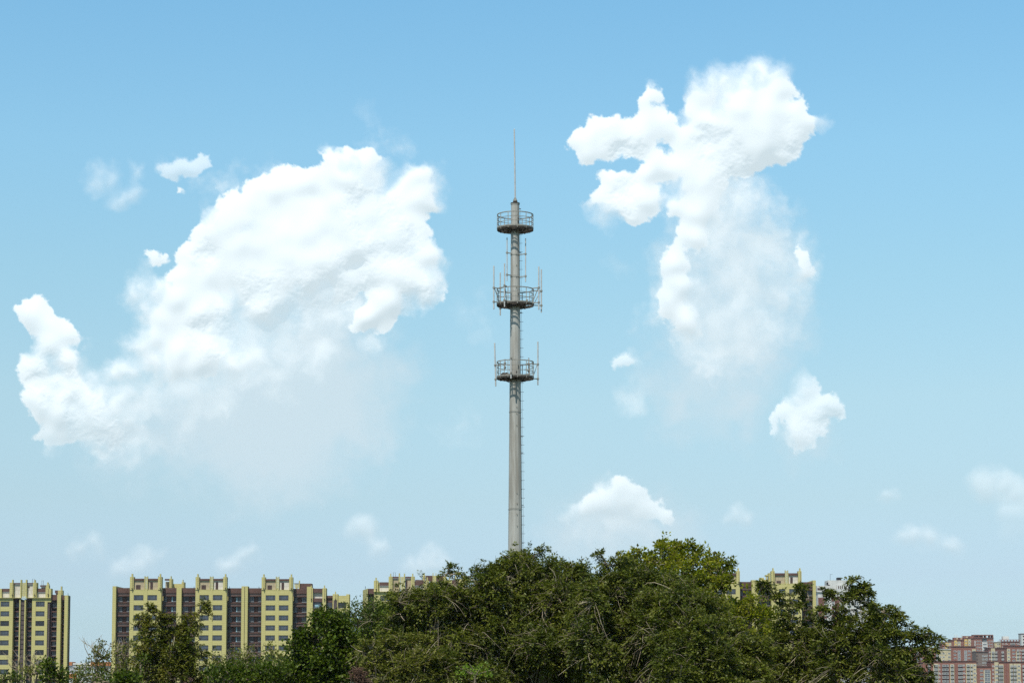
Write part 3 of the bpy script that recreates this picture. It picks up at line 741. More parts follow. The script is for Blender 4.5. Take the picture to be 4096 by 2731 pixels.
k_ = [
 ('wide brown and red distant block half covered by hanging branches', 1500, 60, 700, 1320, P_, [(140, 175, 'win'), (210, 250, 'bay'), (300, 340, 'win'), (380, 420, 'bay'), (470, 510, 'win'), (560, 600, 'win'), (640, 672, 'bay')], 'brick2'),
 ('red distant block seen between the leaf tips at the edge of the right tree', 1500, 702, 918, 1300, P_, [(740, 770, 'win'), (800, 835, 'bay'), (870, 900, 'win')], 'brick2'),
 ('long flat roofed red block with dark balconies beside the right tree', 1500, 920, 1330, 1280, P_, [(985, 1020, 'dark'), (1062, 1112, 'dark', 'cream', 1318), (1126, 1142, 'win'), (1168, 1250, 'dark'), (1275, 1312, 'dark', 'cream', 1325)], 'brick'),
 ('flat roofed red block with one wide cream bay, lowest row in the middle', 1500, 1332, 1606, 1278, P_, [(1370, 1430, 'dark'), (1438, 1456, 'win'), (1478, 1515, 'dark', 'cream', 1318), (1530, 1550, 'dark', 'cream', 1318), (1566, 1594, 'win', 'cream', 1318)], 'brick'),
 ('plain red block with a tall pale glass bay in the lowest row', 1500, 1608, 1790, 1345, P_, [(1650, 1690, 'win'), (1704, 1776, 'bay', 'cream', 1405)], 'brick'),
 ('red block with a tall cream strip and arched cream top', 1500, 1792, 1988, 1288, P_, [(1808, 1826, 'win'), (1842, 1878, 'win', 'cream', 1290), (1888, 1942, 'dark', 'cream', 1325)], 'brick'),
 ('red block in the lowest row, cut off by the edge of the view', 1500, 1990, 2290, 1288, P_, [(2036, 2066, 'dark', 'cream', 1318), (2078, 2112, 'dark', 'cream', 1318), (2128, 2160, 'win', 'cream', 1318), (2192, 2222, 'dark')], 'brick'),
 ('distant red block with white glass bays hanging behind the branch tips', 1700, 640, 1128, 1110, 44, [(706, 726, 'win'), (742, 780, 'bay'), (832, 868, 'bay'), (884, 916, 'win'), (988, 1028, 'win', 'cream', 1120), (1090, 1128, 'bay')], 'brick'),
 ('cream block with two columns of small windows in the middle row', 1700, 1130, 1282, 1128, 44, [(1138, 1160, 'win'), (1176, 1202, 'win'), (1246, 1278, 'win')], 'cream'),
 ('red block with a dark roof line and tall white bays in the middle row', 1700, 1284, 1600, 1092, 44, [(1320, 1350, 'win'), (1368, 1404, 'bay'), (1452, 1488, 'bay'), (1500, 1530, 'win'), (1560, 1590, 'dark', 'cream', 1130)], 'brick', 1150),
 ('greyish brick block with dark windows between taller red ones', 1650, 1602, 1758, 1160, 44, [(1606, 1622, 'slot'), (1680, 1708, 'win'), (1722, 1752, 'win')], 'brick3'),
 ('red block with a cream corner strip and dark balconies in the middle row', 1700, 1760, 2000, 1112, 44, [(1770, 1788, 'win'), (1802, 1836, 'dark', 'cream', 1118), (1842, 1874, 'dark'), (1928, 1958, 'dark')], 'brick2'),
 ('red block in the middle row, cut off by the edge of the view', 1700, 2002, 2290, 1086, 44, [(1996 + 10, 2030, 'win', 'cream', 1130), (2066, 2104, 'win'), (2122, 2148, 'dark', 'cream', 1160), (2160, 2176, 'win'), (2190, 2222, 'dark')], 'brick'),
]
for t in k_:
    block(t[0], t[1], t[2], t[3], t[4], t[5], t[6], t[7], first=(t[8] if len(t) > 8 else None) or t[4] + 50)
K1 = block('small red block with an ochre strip, lowest step of the back row', 1950, 1174, 1292, 1040, 38, [(1190, 1204, 'win'), (1222, 1242, 'win', 'ochre', 1045), (1262, 1280, 'win', 'cream', 1045)], 'brick', first=1062, rows=3)
K2 = block('red block with an ochre bay and white aerials on its roof', 1960, 1290, 1452, 1012, 38, [(1336, 1352, 'win', 'ochre', 1020), (1376, 1400, 'win', 'cream', 1035)], 'brick', first=1040, rows=2)
K2.box('roof_house', 'brick', 1328, 1446, 985, 1012, 1, 8)
for zx in (1342, 1371, 1436): K2.box('white_aerial', 'white', zx, zx + 6, 946, 985, 3, 3.6)
for i in range(3): K2.box('opening_plate', 'shade_void' if i % 2 else 'cream', 1358 + 26 * i, 1378 + 26 * i, 992, 1006, .9, .999)
K3 = block('red block with cream and ochre bays, second highest of the back row', 1970, 1454, 1576, 990, 38, [(1466, 1486, 'win', 'ochre', 1005), (1512, 1530, 'win', 'cream', 1005)], 'brick', first=1025, rows=2)
K3.box('roof_house', 'brick', 1448, 1574, 964, 990, 1, 8); K3.box('opening_plate', 'cream', 1480, 1506, 972, 986, .9, .999); K3.box('opening_plate', 'shade_void', 1512, 1530, 972, 986, .9, .999)
K4 = block('highest red block of the brick town, with openings under its roof', 1980, 1578, 1830, 985, 38, [(1614, 1638, 'win'), (1650, 1674, 'win'), (1572 + 12, 1600, 'bay'), (1766, 1790, 'win'), (1800, 1820, 'win'), (1692, 1742, 'win', 'white2', 1040)], 'brick', first=1025, rows=4)
K4.box('roof_beam', 'brick', 1576, 1828, 948, 958, 0, 10); K4.box('roof_house', 'brick2', 1576, 1700, 958, 985, 1, 10); K4.box('stair_glass', 'glass_dark', 1684, 1744, 985, 1035, -.4, -.001)
for x in (1576, 1640, 1690, 1730, 1784, 1820): K4.box('roof_post', 'brick', x, x + 10, 958, 985, .1, .99 if x < 1700 else 8)
K5 = block('narrow cream and white block beside the highest red one', 1985, 1832, 1922, 1035, 38, [(1874, 1896, 'win'), (1902, 1914, 'slot')], 'cream', first=1062, rows=2)
K6 = block('red block with a white roof hut and an open roof frame', 1990, 1924, 2164, 1030, 38, [(1940, 1954, 'win'), (1980, 1996, 'win'), (2044, 2104, 'dark'), (2124, 2150, 'win')], 'brick', first=1056, rows=2)
K6.box('roof_hut', 'white', 1958, 2034, 968, 1010, 2, 8); K6.box('roof_beam', 'brick', 1924, 2162, 1010, 1016, 0, 8)
for x in range(1924, 2160, 39): K6.box('roof_post', 'brick', x, x + 12, 1016, 1030, .1, 1)
K7 = block('grey tower cut off by the edge of the view, behind the brick town', 2300, 2188, 2300, 932, 40, [(2204, 2222, 'slot')], 'white2', first=960, rows=4)

# ------------------------------------------------------------------ clouds: puffed relief surfaces 20 km away, lit by the sun lamp, the sky and an added glow
def lattice(seed, n=256):
    return np.random.RandomState(seed).rand(n, n).astype(np.float32)
def vnoise(x, y, L):
    xi = np.floor(x).astype(np.int32); yi = np.floor(y).astype(np.int32)
    fx = x - xi; fy = y - yi
    fx = fx * fx * fx * (fx * (fx * 6 - 15) + 10); fy = fy * fy * fy * (fy * (fy * 6 - 15) + 10)
    n = L.shape[0]; x0 = xi % n; x1 = (xi + 1) % n; y0 = yi % n; y1 = (yi + 1) % n
    a = L[y0, x0]; b = L[y0, x1]; c = L[y1, x0]; d = L[y1, x1]
    return (a + (b - a) * fx) * (1 - fy) + (c + (d - c) * fx) * fy
def fbm(x, y, size, octv, seed, rough=.5, bil=False):
    s = np.zeros_like(x); amp = 1.0; tot = 0
    ca, sa = math.cos(.6), math.sin(.6)
    X = x / size; Y = y / size
    for k in range(octv):
        n = vnoise(X + 17.3 * k, Y + 5.7 * k, lattice(seed + k))
        s += amp * (np.abs(2 * n - 1) if bil else n); tot += amp
        amp *= rough; X, Y = 2.03 * (ca * X - sa * Y), 2.03 * (sa * X + ca * Y)
    return s / tot
def sdf(x, y, L, k):
    acc = np.zeros_like(x)
    for (a, b, r) in L:
        d = np.hypot(x - a * K, y - b * K) - r * K
        acc += np.exp(np.clip(-d / k, -30, 30))
    return -k * np.log(acc + 1e-12)
def sstep(x, a, b):
    t = np.clip((x - a) / (b - a), 0, 1); return t * t * (3 - 2 * t)
VEIL_A = .9
def blur(a, s):
    r = int(3 * s); k = np.exp(-.5 * (np.arange(-r, r + 1) / s) ** 2); k /= k.sum()
    p = np.pad(a, r, mode='edge')
    p = sum(w * p[i:i + a.shape[0], :] for i, w in enumerate(k))
    return sum(w * p[:, i:i + a.shape[1]] for i, w in enumerate(k))
CLOUD_D = 20000.0
GLOW = (.55, .645, .70)
def cloud_mat(name, col, glow):
    m = bpy.data.materials.new(name); m.use_nodes = True; nt = m.node_tree; nt.nodes.clear()
    at_ = nt.nodes.new('ShaderNodeAttribute'); at_.attribute_name = 'cover'
    df = nt.nodes.new('ShaderNodeBsdfDiffuse'); df.inputs[0].default_value = col + (1,)
    tl = nt.nodes.new('ShaderNodeBsdfTranslucent'); tl.inputs[0].default_value = col + (1,)
    m1 = nt.nodes.new('ShaderNodeMixShader'); m1.inputs[0].default_value = .12
    tr = nt.nodes.new('ShaderNodeBsdfTransparent'); mx = nt.nodes.new('ShaderNodeMixShader')
    o = nt.nodes.new('ShaderNodeOutputMaterial')
    nt.links.new(df.outputs[0], m1.inputs[1]); nt.links.new(tl.outputs[0], m1.inputs[2])
    # light scattered many times inside the vapour is imitated by this even added emission
    em = nt.nodes.new('ShaderNodeEmission'); em.inputs[0].default_value = glow + (1,)
    ad = nt.nodes.new('ShaderNodeAddShader'); nt.links.new(m1.outputs[0], ad.inputs[0]); nt.links.new(em.outputs[0], ad.inputs[1])
    nt.links.new(at_.outputs['Fac'], mx.inputs[0]); nt.links.new(tr.outputs[0], mx.inputs[1]); nt.links.new(ad.outputs[0], mx.inputs[2])
    nt.links.new(mx.outputs[0], o.inputs[0])
    return m
CM = cloud_mat('cloud_vapour', (.39, .375, .36), GLOW)
CMV = cloud_mat('shaded_cloud_vapour', (.26, .255, .25), (.545, .675, .755))  # duller, bluer copy: shade of the cloud base put into colour and glow
def grid_mesh(name, x, y, alpha, depth, mat, dist, cut=.012):
    """surface through the puffs; depth = bulge towards the viewer in photo-pixel units"""
    ny, nx = x.shape
    c, s = math.cos(PITCH), math.sin(PITCH)
    u = (x - 2048) / FPX; v = (PY0 - y) / FPX
    dx, dy, dz = u, c - s * v, s + c * v
    ln = dist / dy - depth * dist / FPX
    co = np.stack([dx * ln, dy * ln, dz * ln + EYE], -1).reshape(-1, 3)
    keep = np.maximum.reduce([alpha[:-1, :-1], alpha[1:, :-1], alpha[:-1, 1:], alpha[1:, 1:]]) > cut
    idx = np.arange(ny * nx).reshape(ny, nx)
    q = np.stack([idx[:-1, :-1], idx[1:, :-1], idx[1:, 1:], idx[:-1, 1:]], -1)[keep]
    used = np.unique(q); remap = np.zeros(ny * nx, np.int64); remap[used] = np.arange(len(used))
    return mesh_np(name, co[used], remap[q], mat, smooth=True, attr=('cover', alpha.reshape(-1)[used]))
def mesh_np(name, V, Q, mat, parent=None, smooth=False, attr=None):
    me = bpy.data.meshes.new(name)
    nv, nf, k = len(V), len(Q), Q.shape[1]
    me.vertices.add(nv); me.vertices.foreach_set('co', np.ascontiguousarray(V, np.float32).ravel())
    me.loops.add(nf * k); me.loops.foreach_set('vertex_index', np.ascontiguousarray(Q, np.int32).ravel())
    me.polygons.add(nf); me.polygons.foreach_set('loop_start', np.arange(0, nf * k, k, dtype=np.int32))
    if smooth: me.polygons.foreach_set('use_smooth', np.ones(nf, bool))
    if attr:
        a = me.attributes.new(attr[0], 'FLOAT', 'POINT'); a.data.foreach_set('value', attr[1].astype(np.float32))
    me.materials.append(mat); me.update(calc_edges=True)
    o = bpy.data.objects.new(name, me); C.objects.link(o)
    if parent: o.parent = parent
    return o
K = 4096 / 2352.0
CRISP = [ # left wing
 (85,722,42),(72,735,36),(118,752,36),(160,762,27),(178,775,12),(100,800,42),(150,825,42),(85,850,40),(165,850,22),(110,905,45),(195,905,40),(90,930,40),(150,960,66),(225,970,66),(285,925,32),(262,862,30),(290,860,22),(215,930,50),(300,960,22),
 # lower left lobe
 (318,790,36),(350,775,45),(340,830,44),(400,820,50),
 # middle left
 (312,665,26),(335,650,18),(365,660,30),(410,680,48),(340,700,24),(380,730,55),(450,720,62),(505,715,38),(520,690,30),(470,800,66),(530,830,40),(590,820,25),(345,590,18),(375,592,12),
 # body
 (450,600,38),(475,570,50),(500,530,55),(540,500,55),(580,475,52),(625,450,50),(680,435,42),(665,415,26),(720,430,40),(560,560,75),(640,540,80),(700,520,80),(560,640,80),(640,630,80),(700,650,60),(740,600,75),(610,690,55),
 (770,375,36),(800,365,34),(835,378,40),(855,400,34),(785,420,60),(835,430,52),(780,480,60),(860,480,55),(905,450,32),
 (950,415,35),(975,415,36),(985,445,36),(960,460,42),(925,470,42),(1000,470,22),
 (930,520,55),(900,560,70),(960,560,42),(985,600,38),(1005,640,24),(970,665,52),(920,640,62),(860,620,75),(820,560,80),(880,700,52),(840,730,30),(825,758,18),(780,640,55),
 (640,580,80),(560,600,60),(720,590,70),(800,520,70),(500,640,60),(440,660,40),(850,560,70),(430,780,45),(150,900,50),(130,780,30),
 # right cloud head
 (1620,430,45),(1600,480,42),(1590,540,38),(1560,600,36),(1570,660,42),(1540,705,36),(1585,740,36),(1835,590,22),(1850,620,24),(1420,1180,24),(1460,1178,22),(1380,1180,18),(1700,300,70),(1750,300,70),(1650,340,50),(1640,380,40),(1610,360,40),(1580,340,30),
 (1745,178,38),(1775,182,32),(1790,205,40),(1705,195,36),(1670,190,32),(1640,205,36),(1610,215,34),(1605,250,30),(1700,250,66),(1780,262,58),(1820,268,34),(1840,285,26),(1860,275,20),(1820,310,42),(1800,345,26),(1640,290,58),(1720,330,56),(1600,315,48),(1700,372,40),(1745,350,42),(1680,395,28),(1875,262,12),
 # upper arm
 (1495,222,20),(1480,245,22),(1515,228,14),(1530,272,30),(1490,285,32),(1450,300,34),(1415,300,30),(1375,308,30),(1350,318,24),(1360,340,22),(1405,330,26),(1470,315,34),(1545,300,34),(1325,325,14),
 # middle arm
 (1500,378,30),(1525,390,34),(1490,400,36),(1570,390,32),(1410,410,34),(1385,430,30),(1375,450,28),(1420,450,44),(1460,450,44),(1490,460,36),(1395,480,24),(1385,500,16),(1440,485,30),(1560,430,34),(1590,400,42),(1555,480,26),
 # small ones
 (215,430,13),(225,412,15),(250,410,17),(222,392,8),(285,458,19),(310,450,20),(322,440,15),(262,470,14),
 (400,392,17),(425,382,24),(455,375,22),(470,362,18),(380,372,10),(320,388,10),(425,438,9),
 (1422,830,17),(1445,824,20),(1462,830,12),(1410,836,10),
 (1845,885,18),(1855,905,24),(1840,930,22),(1890,935,28),(1915,935,22),(1870,960,32),(1820,965,28),(1930,960,14),(1785,985,20),(1850,1000,36),
 (1427,1103,20),(1425,1128,32),(1460,1125,24),(1395,1145,26),(1350,1155,20),(1315,1170,16),(1470,1150,28),(1510,1160,14),(1430,1165,20),(1300,1185,10),(1400,1168,30),(1440,1150,40),(1345,1176,18),(1480,1172,22),(1385,1160,28),(1530,1176,12)]
SOFT = [ # thinner white parts
 (1780,520,50),(1795,670,45),(1760,750,55),(1700,810,55),(1630,850,45),(1750,450,36),(740,800,60),(520,930,50),(420,960,45),(1430,1200,50),(1500,1200,36),(1350,1205,30),(600,700,70),(760,720,50),(860,780,40),(620,860,50),(1610,420,50),(1590,460,45),(1650,450,50),(1580,520,40),(1620,560,55),(1570,600,45),(640,720,60),(600,740,60),(520,760,60),(700,720,50),(380,780,50),(1700,470,60),(1720,550,60),(1760,610,50),(1680,640,60),(1700,720,55),(1640,800,50),(560,820,60),(480,860,60),(640,800,55),(410,900,50),(700,760,50),(1660,390,50),
 (1580,560,45),(1545,620,34),(1530,590,22),(1600,640,50),(1560,700,52),(1500,715,30),(1520,690,30),(1590,760,50),(1640,720,42),(1660,740,30),(1550,470,40),(1600,500,50),(1650,520,60),
 (1840,560,22),(1835,600,34),(1860,625,24),(1875,622,14),(1810,640,36),(1790,590,40),(1800,500,18),
 (1460,930,34),(1440,922,26),(1475,945,26),(1425,605,12),(1440,625,10),
 (500,430,26),(540,415,18),(530,450,26),(470,490,18),(600,420,24),(640,410,20),(555,390,8),(850,335,22),(875,325,18),(905,330,14),(850,268,12),(860,270,10),
 (1045,955,24),(1095,950,18),(1065,975,34),(1030,995,18),(1100,675,17),(1060,720,14),(1110,760,17),(890,1030,13),
 (430,870,70),(520,890,55),(340,900,45),(600,860,40),(300,1010,40),(240,1010,40),(650,760,80),(580,770,70),(295,1045,16),(780,700,50),(420,1022,9)]
VEIL = [
 (420,960,110),(600,1000,150),(760,960,110),(520,950,130),(640,900,160),(740,820,150),(660,1010,120),(800,940,110),(340,1000,70),(560,1060,90),(750,720,110),(250,1000,70),(880,850,70),
 (1660,520,95),(1700,600,100),(1720,690,110),(1680,780,110),(1600,700,90),(1620,860,90),(1740,820,70),(1780,560,70),(1560,930,70),(1700,930,70),(1640,440,70),(1600,600,60),(1790,700,50),
 (1400,1225,80),(1480,1220,75),(1440,1210,60),(1300,1220,60),(1560,1210,45),(1860,1010,50)]
FAINT = [
 (345,1275,24),(375,1270,16),(320,1295,30),(280,1310,34),(210,1250,24),(180,1265,24),(200,1235,12),(575,1265,20),(555,1285,24),(520,1300,30),(830,1215,30),(850,1225,30),(870,1260,26),(800,1210,16),(975,1280,24),(1000,1290,24),(950,1300,24),
 (1690,1175,17),(1670,1190,18),(1720,1190,16),(2030,1132,15),(2045,1140,10),(2260,1120,40),(2310,1115,40),(2340,1130,40),(2240,1110,20),(2100,1235,34),(2140,1235,30),(2190,1250,28),(2070,1240,20),(2330,1190,50),(2220,1290,34),(1990,1290,30),
 (1400,1260,80),(1500,1250,70),(1620,1240,50),(1300,1270,60),(1180,1225,22),(0,1180,14),(1930,1300,50)]

SHADE = [(850,490,62),(900,560,60),(800,640,60),(960,690,40),(700,690,50),(120,870,50),(200,960,40),(600,665,40),(1690,400,50),(1640,330,36),(1440,330,26),(1430,440,34),(240,990,40),(480,765,50),(1900,980,34),(480,590,26),(1820,330,30)]
def in_box(L, x0, y0, x1, y1):
    return [p for p in L if x0 <= p[0] < x1 and y0 <= p[1] < y1]
def make_cloud(crisp, soft, veil, shade, label, dist, amax=1.0, edge=1.0, seed=0, step=3.2, group=None, cool=0):
    allp = crisp + soft + veil
    x0 = min(p[0] - p[2] for p in allp) * K - 110; x1 = max(p[0] + p[2] for p in allp) * K + 110
    y0 = min(p[1] - p[2] for p in allp) * K - 110; y1 = max(p[1] + p[2] for p in allp) * K + 110
    x, y = np.meshgrid(np.arange(x0, x1, step, dtype=np.float32), np.arange(y0, y1, step, dtype=np.float32))
    sw = 1.0 if edge >= 1 else .75
    wx = (fbm(x, y, 150, 3, 11) - .5) * 90 * sw + (fbm(x, y, 46, 5, 21, .6) - .5) * 62 * sw
    wy = (fbm(x, y, 150, 3, 31) - .5) * 90 * sw + (fbm(x, y, 46, 5, 41, .6) - .5) * 62 * sw
    X, Y = x + wx, y + wy
    n1 = fbm(x + .5 * wx, y + .5 * wy, 90, 6, 51, .58) - .5
    bil = fbm(x + .6 * wx, y + .6 * wy, 105, 5, 61, .5, True)
    bil2 = fbm(x + .6 * wx, y + .6 * wy, 125, 3, 61, .42, True)
    A = np.zeros_like(x); H = np.zeros_like(x)
    if soft:
        d = sdf(X, Y, soft, 20) + n1 * 150
        A = 1 - (1 - A) * (1 - (1 - sstep(d, -130, 34)) * .64)
    if crisp:
        d = sdf(X, Y, crisp, 13) + n1 * 34 * sw + (bil - .3) * 24
        w = 10 + 60 * sstep(fbm(x, y, 240, 2, 71), .42, .62)      # some rims are firm, others fray
        a = (1 - sstep(d / w, -1.0, .55))
        A = 1 - (1 - A) * (1 - a)
        inn = np.maximum(0, -d)
        H = 85 * (1 - np.exp(-inn / 80.0))
    H = H + 58 * (fbm(x + wx, y + wy, 230, 3, 81) - .5) + RELIEF * 12 * (.36 - bil2) 
    H = blur(H, 6.0)
    if shade:
        d = sdf(X, Y, shade, 30) + n1 * 60
        s = 1 - sstep(d, -90, 40)
        H = H - 15 * s
        A = A * (1 - .05 * s)
    fade = (1 - .30 * sstep(y, 1700, 2300)) * (1 - .34 * sstep((y - y0) / (y1 - y0), .35, .95) * sstep(fbm(x, y, 190, 4, 91), .35, .6))
    A = np.clip(A * amax * fade, 0, 1)
    o = grid_mesh('cloud', x, y, A, H, CM, dist)
    o['label'] = label; o['category'] = 'cloud'
    if group: o['group'] = group
    if veil:       # the shaded base leans back under the heap and melts away
        x, y, wx, wy, n1 = [q[::2, ::2] for q in (x, y, wx, wy, n1)]
        d = sdf(x + 1.5 * wx, y + 1.5 * wy, veil, 60) + n1 * 110
        Av = (1 - sstep(d, -190, 70)) * VEIL_A
        v = grid_mesh('base', x, y, Av, -60 - .55 * (y - y0), CMV, dist)
        v.parent = o
    return o
RELIEF = 1.0
def pick(names, used=[]):
    """puffs whose centre lies in any of the boxes, each puff used once"""
    out = []
    for L in (CRISP, SOFT, VEIL, SHADE):
        sel = []
        for p in L:
            if id(p) in used: continue
            if any(x0 <= p[0] < x1 and y0 <= p[1] < y1 for (x0, y0, x1, y1) in names):
                sel.append(p); used.append(id(p))
        out.append(sel)
    return out
make_cloud(*pick([(190, 380, 275, 446)]), 'wispy white scrap of cloud, the outermost of three beside the big cumulus', 21000, .75, .6, group='small torn cloud scraps')
make_cloud(*pick([(260, 430, 350, 490)]), 'small white cloud puff below its two wispy neighbours', 21000, .62, .6, group='small torn cloud scraps')
make_cloud(*pick([(360, 345, 490, 410), (300, 370, 330, 395)]), 'slanted white cloud puff, the highest of three small ones', 21000, .62, .6, group='small torn cloud scraps')
make_cloud(*pick([(820, 250, 890, 290)]), 'barely visible cloud shred high above the big cumulus', 22000, .35, .6, group='faint cloud shreds')
make_cloud(*pick([(1015, 650, 1130, 780)]), 'thin cloud shred close beside the middle of the mast', 22000, .45, .6, group='faint cloud shreds')
make_cloud(*pick([(1015, 930, 1130, 1010)]), 'thin ragged cloud shred just left of the lowest mast platform', 22000, .55, .6, group='faint cloud shreds')
make_cloud(*pick([(880, 1015, 905, 1045)]), 'tiny thin cloud tuft under the big cumulus', 22000, .5, .6, group='faint cloud shreds')
make_cloud(*pick([(0, 250, 1040, 1110)]), 'huge billowing white cumulus with a hooked arm and a base that melts away', 20000)
make_cloud(*pick([(1400, 810, 1470, 845)]), 'little white cloud dash beside the stem of the tall cloud', 20500, .7, .6, group='small torn cloud scraps')
make_cloud(*pick([(1420, 900, 1480, 960)]), 'little soft round cloud under the dash shaped one', 20500, .85, .6, group='small torn cloud scraps')
make_cloud(*pick([(1410, 595, 1455, 640)]), 'tiny torn wisp under the arms of the tall cloud', 20500, .5, .6, group='faint cloud shreds')
make_cloud(*pick([(1750, 860, 1960, 1060)]), 'triangular white cloud standing alone under the tall cloud', 20000, .74)
make_cloud(*pick([(1250, 1080, 1640, 1290)]), 'low pyramid shaped white cumulus above the trees', 24000, .92, .75)
make_cloud(*pick([(1250, 100, 1960, 1000)]), 'tall towering white cumulus with two side arms and a fading stem', 20000)
print('puffs left', [len(q) for q in pick([(-999, -999, 9999, 9999)])])
def make_faint(L, label, group, amax=.5):
    x0 = min(p[0] - p[2] for p in L) * K - 80; x1 = max(p[0] + p[2] for p in L) * K + 80
    y0 = min(p[1] - p[2] for p in L) * K - 80; y1 = max(p[1] + p[2] for p in L) * K + 80
    x, y = np.meshgrid(np.arange(x0, x1, 4.5, dtype=np.float32), np.arange(y0, y1, 4.5, dtype=np.float32))
    wx = (fbm(x, y, 90, 5, 111, .6) - .5) * 70; wy = (fbm(x, y, 90, 5, 131, .6) - .5) * 70
    d = sdf(x + wx, y + wy, L, 16) + (fbm(x, y, 110, 5, 151, .5) - .5) * 60
    yc = sum(p[1] for p in L) / len(L) * K
    A = (1 - sstep(d, -55, 16)) * amax * (1 - .7 * sstep(y, yc + 10, yc + 120))
    H = 50 * (1 - np.exp(-np.maximum(0, -d) / 60)) - .12 * (y - y0)
    H = blur(H, 2.5)
    o = grid_mesh('cloud', x, y, A, H, CM, 28000)
    o['label'] = label; o['category'] = 'cloud'; o['group'] = group
FG = 'faint low clouds near the horizon'
FL = [(160, 1225, 420, 1325, 'pale low cloud above the gap between the two left buildings'),
      (500, 1245, 600, 1310, 'pale low cloud puff right above the long yellow apartment building'),
      (780, 1190, 900, 1275, 'pale slanting low cloud between the long building and the mast'),
      (930, 1270, 1020, 1315, 'pale low cloud just above the half hidden yellow building'),
      (1650, 1160, 1740, 1200, 'pale small low cloud right of the pyramid shaped cumulus'),
      (2010, 1120, 2060, 1150, 'tiny pale round cloud alone in the clear sky'),
      (2210, 1080, 2352, 1210, 'pale cloud bank cut off by the edge of the view'),
      (2050, 1215, 2215, 1270, 'pale rounded low cloud over the distant brick town')]
for (x0, y0, x1, y1, lab) in FL:
    make_faint([p for p in FAINT if x0 <= p[0] < x1 and y0 <= p[1] < y1], lab, FG, .42)
# ------------------------------------------------------------------ trees
def leafmat(name, col, col2, sc_=.9, trans=.25, isl=.55, rough=.48):
    return mat(name, col, rough, 0, sc_, spec=.26, col2=col2, island=isl, trans=trans)
LM = {
 'dark': leafmat('dark_pinnate_leaves', (.134, .146, .021), (.075, .094, .014), trans=.3),
 'deep': leafmat('deep_green_leaves', (.088, .125, .010), (.056, .084, .008)),
 'olive': leafmat('olive_leaves', (.160, .160, .028), (.110, .125, .020), trans=.3),
 'lime': leafmat('yellow_green_leaves', (.235, .235, .014), (.140, .155, .012), trans=.42),
 'fresh': leafmat('fresh_green_leaves', (.17, .26, .02), (.13, .22, .02), trans=.4),
 'locust': leafmat('locust_leaves', (.105, .125, .014), (.165, .145, .014), isl=.7),
}
BARK = mat('pale_bark', (.22, .18, .125), .9, .35, 6)
BARKD = mat('dark_bark', (.10, .08, .055), .9, .35, 5)
TWIG = mat('bare_twig_bark', (.36, .30, .205), .85, .35, 3, island=.35)

def tubes_np(paths, n=3):
    """many thin branches at once: paths = list of (points k x 3, radii k) with the same k -> one vertex and face array"""
    V, F, o = [], [], 0
    for P_, r in paths:
        P_ = np.asarray(P_, float); k = len(P_); T = np.gradient(P_, axis=0); T /= np.linalg.norm(T, axis=1)[:, None] + 1e-9
        a = np.cross(T, np.array([.3, .2, 1.0])); a /= np.linalg.norm(a, axis=1)[:, None] + 1e-9; b = np.cross(T, a)
        q = np.arange(n) * 2 * math.pi / n
        ring = P_[:, None, :] + (a[:, None, :] * np.cos(q)[None, :, None] + b[:, None, :] * np.sin(q)[None, :, None]) * np.asarray(r)[:, None, None]
        V.append(ring.reshape(-1, 3))
        i = np.arange(k - 1)[:, None] * n; j = np.arange(n)[None, :]; j2 = (j + 1) % n
        F.append(np.stack([i + j, i + j2, i + n + j2, i + n + j], -1).reshape(-1, 4) + o); o += k * n
    return np.concatenate(V), np.concatenate(F)
def unit(v): return v / (np.linalg.norm(v, axis=-1, keepdims=True) + 1e-9)
def curve(a, b, rg, k=5, wob=.12, sag=0.0):
    a = np.asarray(a, float); b = np.asarray(b, float); t = np.linspace(0, 1, k)[:, None]; L = np.linalg.norm(b - a)
    m = rg.normal(0, wob * L, 3); P_ = a + (b - a) * t + np.sin(t * math.pi) * m
    P_[:, 2] -= (sag * L * t[:, 0] ** 2); return P_
def leaflets(base, dirn, L, W, rg, fold=.25):
    """one pointed leaf per row: rhombus of 4 corners"""
    n = len(base); d = unit(dirn); up = unit(np.cross(d, rg.normal(0, 1, (n, 3)) * .55 + np.array([0, 0, 1.0])) )
    L = np.broadcast_to(L, (n,))[:, None]; W = np.broadcast_to(W, (n,))[:, None]
    nrm = np.cross(d, up); mid = base + d * L * .45
    V = np.stack([base, mid + up * W * .5 - nrm * W * fold * .5, base + d * L, mid - up * W * .5 - nrm * W * fold * .5], 1)
    return V.reshape(-1, 3)
def pinnate(P_, D_, rg, L=.36, pairs=5, ll=.095, lw=.036, droop=.35):
    """feather leaves: pairs of leaflets along a drooping rib"""
    n = len(P_); D_ = unit(D_); side = unit(np.cross(D_, rg.normal(0, .35, (n, 3)) + np.array([0, 0, 1.0])))
    out = []; Ls = (L * rg.uniform(.65, 1.1, n))[:, None]
    for k in range(pairs + 1):
        t = (k + .8) / (pairs + .8); p = P_ + D_ * Ls * t; p[:, 2] -= (Ls[:, 0] * droop * t * t)
        dd = D_ * .55 - np.array([0, 0, droop * t])
        for sg in ((1, -1) if k < pairs else (0,)):
            dv = dd + side * sg * .9 + rg.normal(0, .22, (n, 3)) if sg else dd + rg.normal(0, .15, (n, 3))
            out.append(leaflets(p + rg.normal(0, .006, (n, 3)), dv, ll * rg.uniform(.75, 1.15, n) * (1 - .25 * abs(t - .5)), lw, rg))
    return np.concatenate(out)
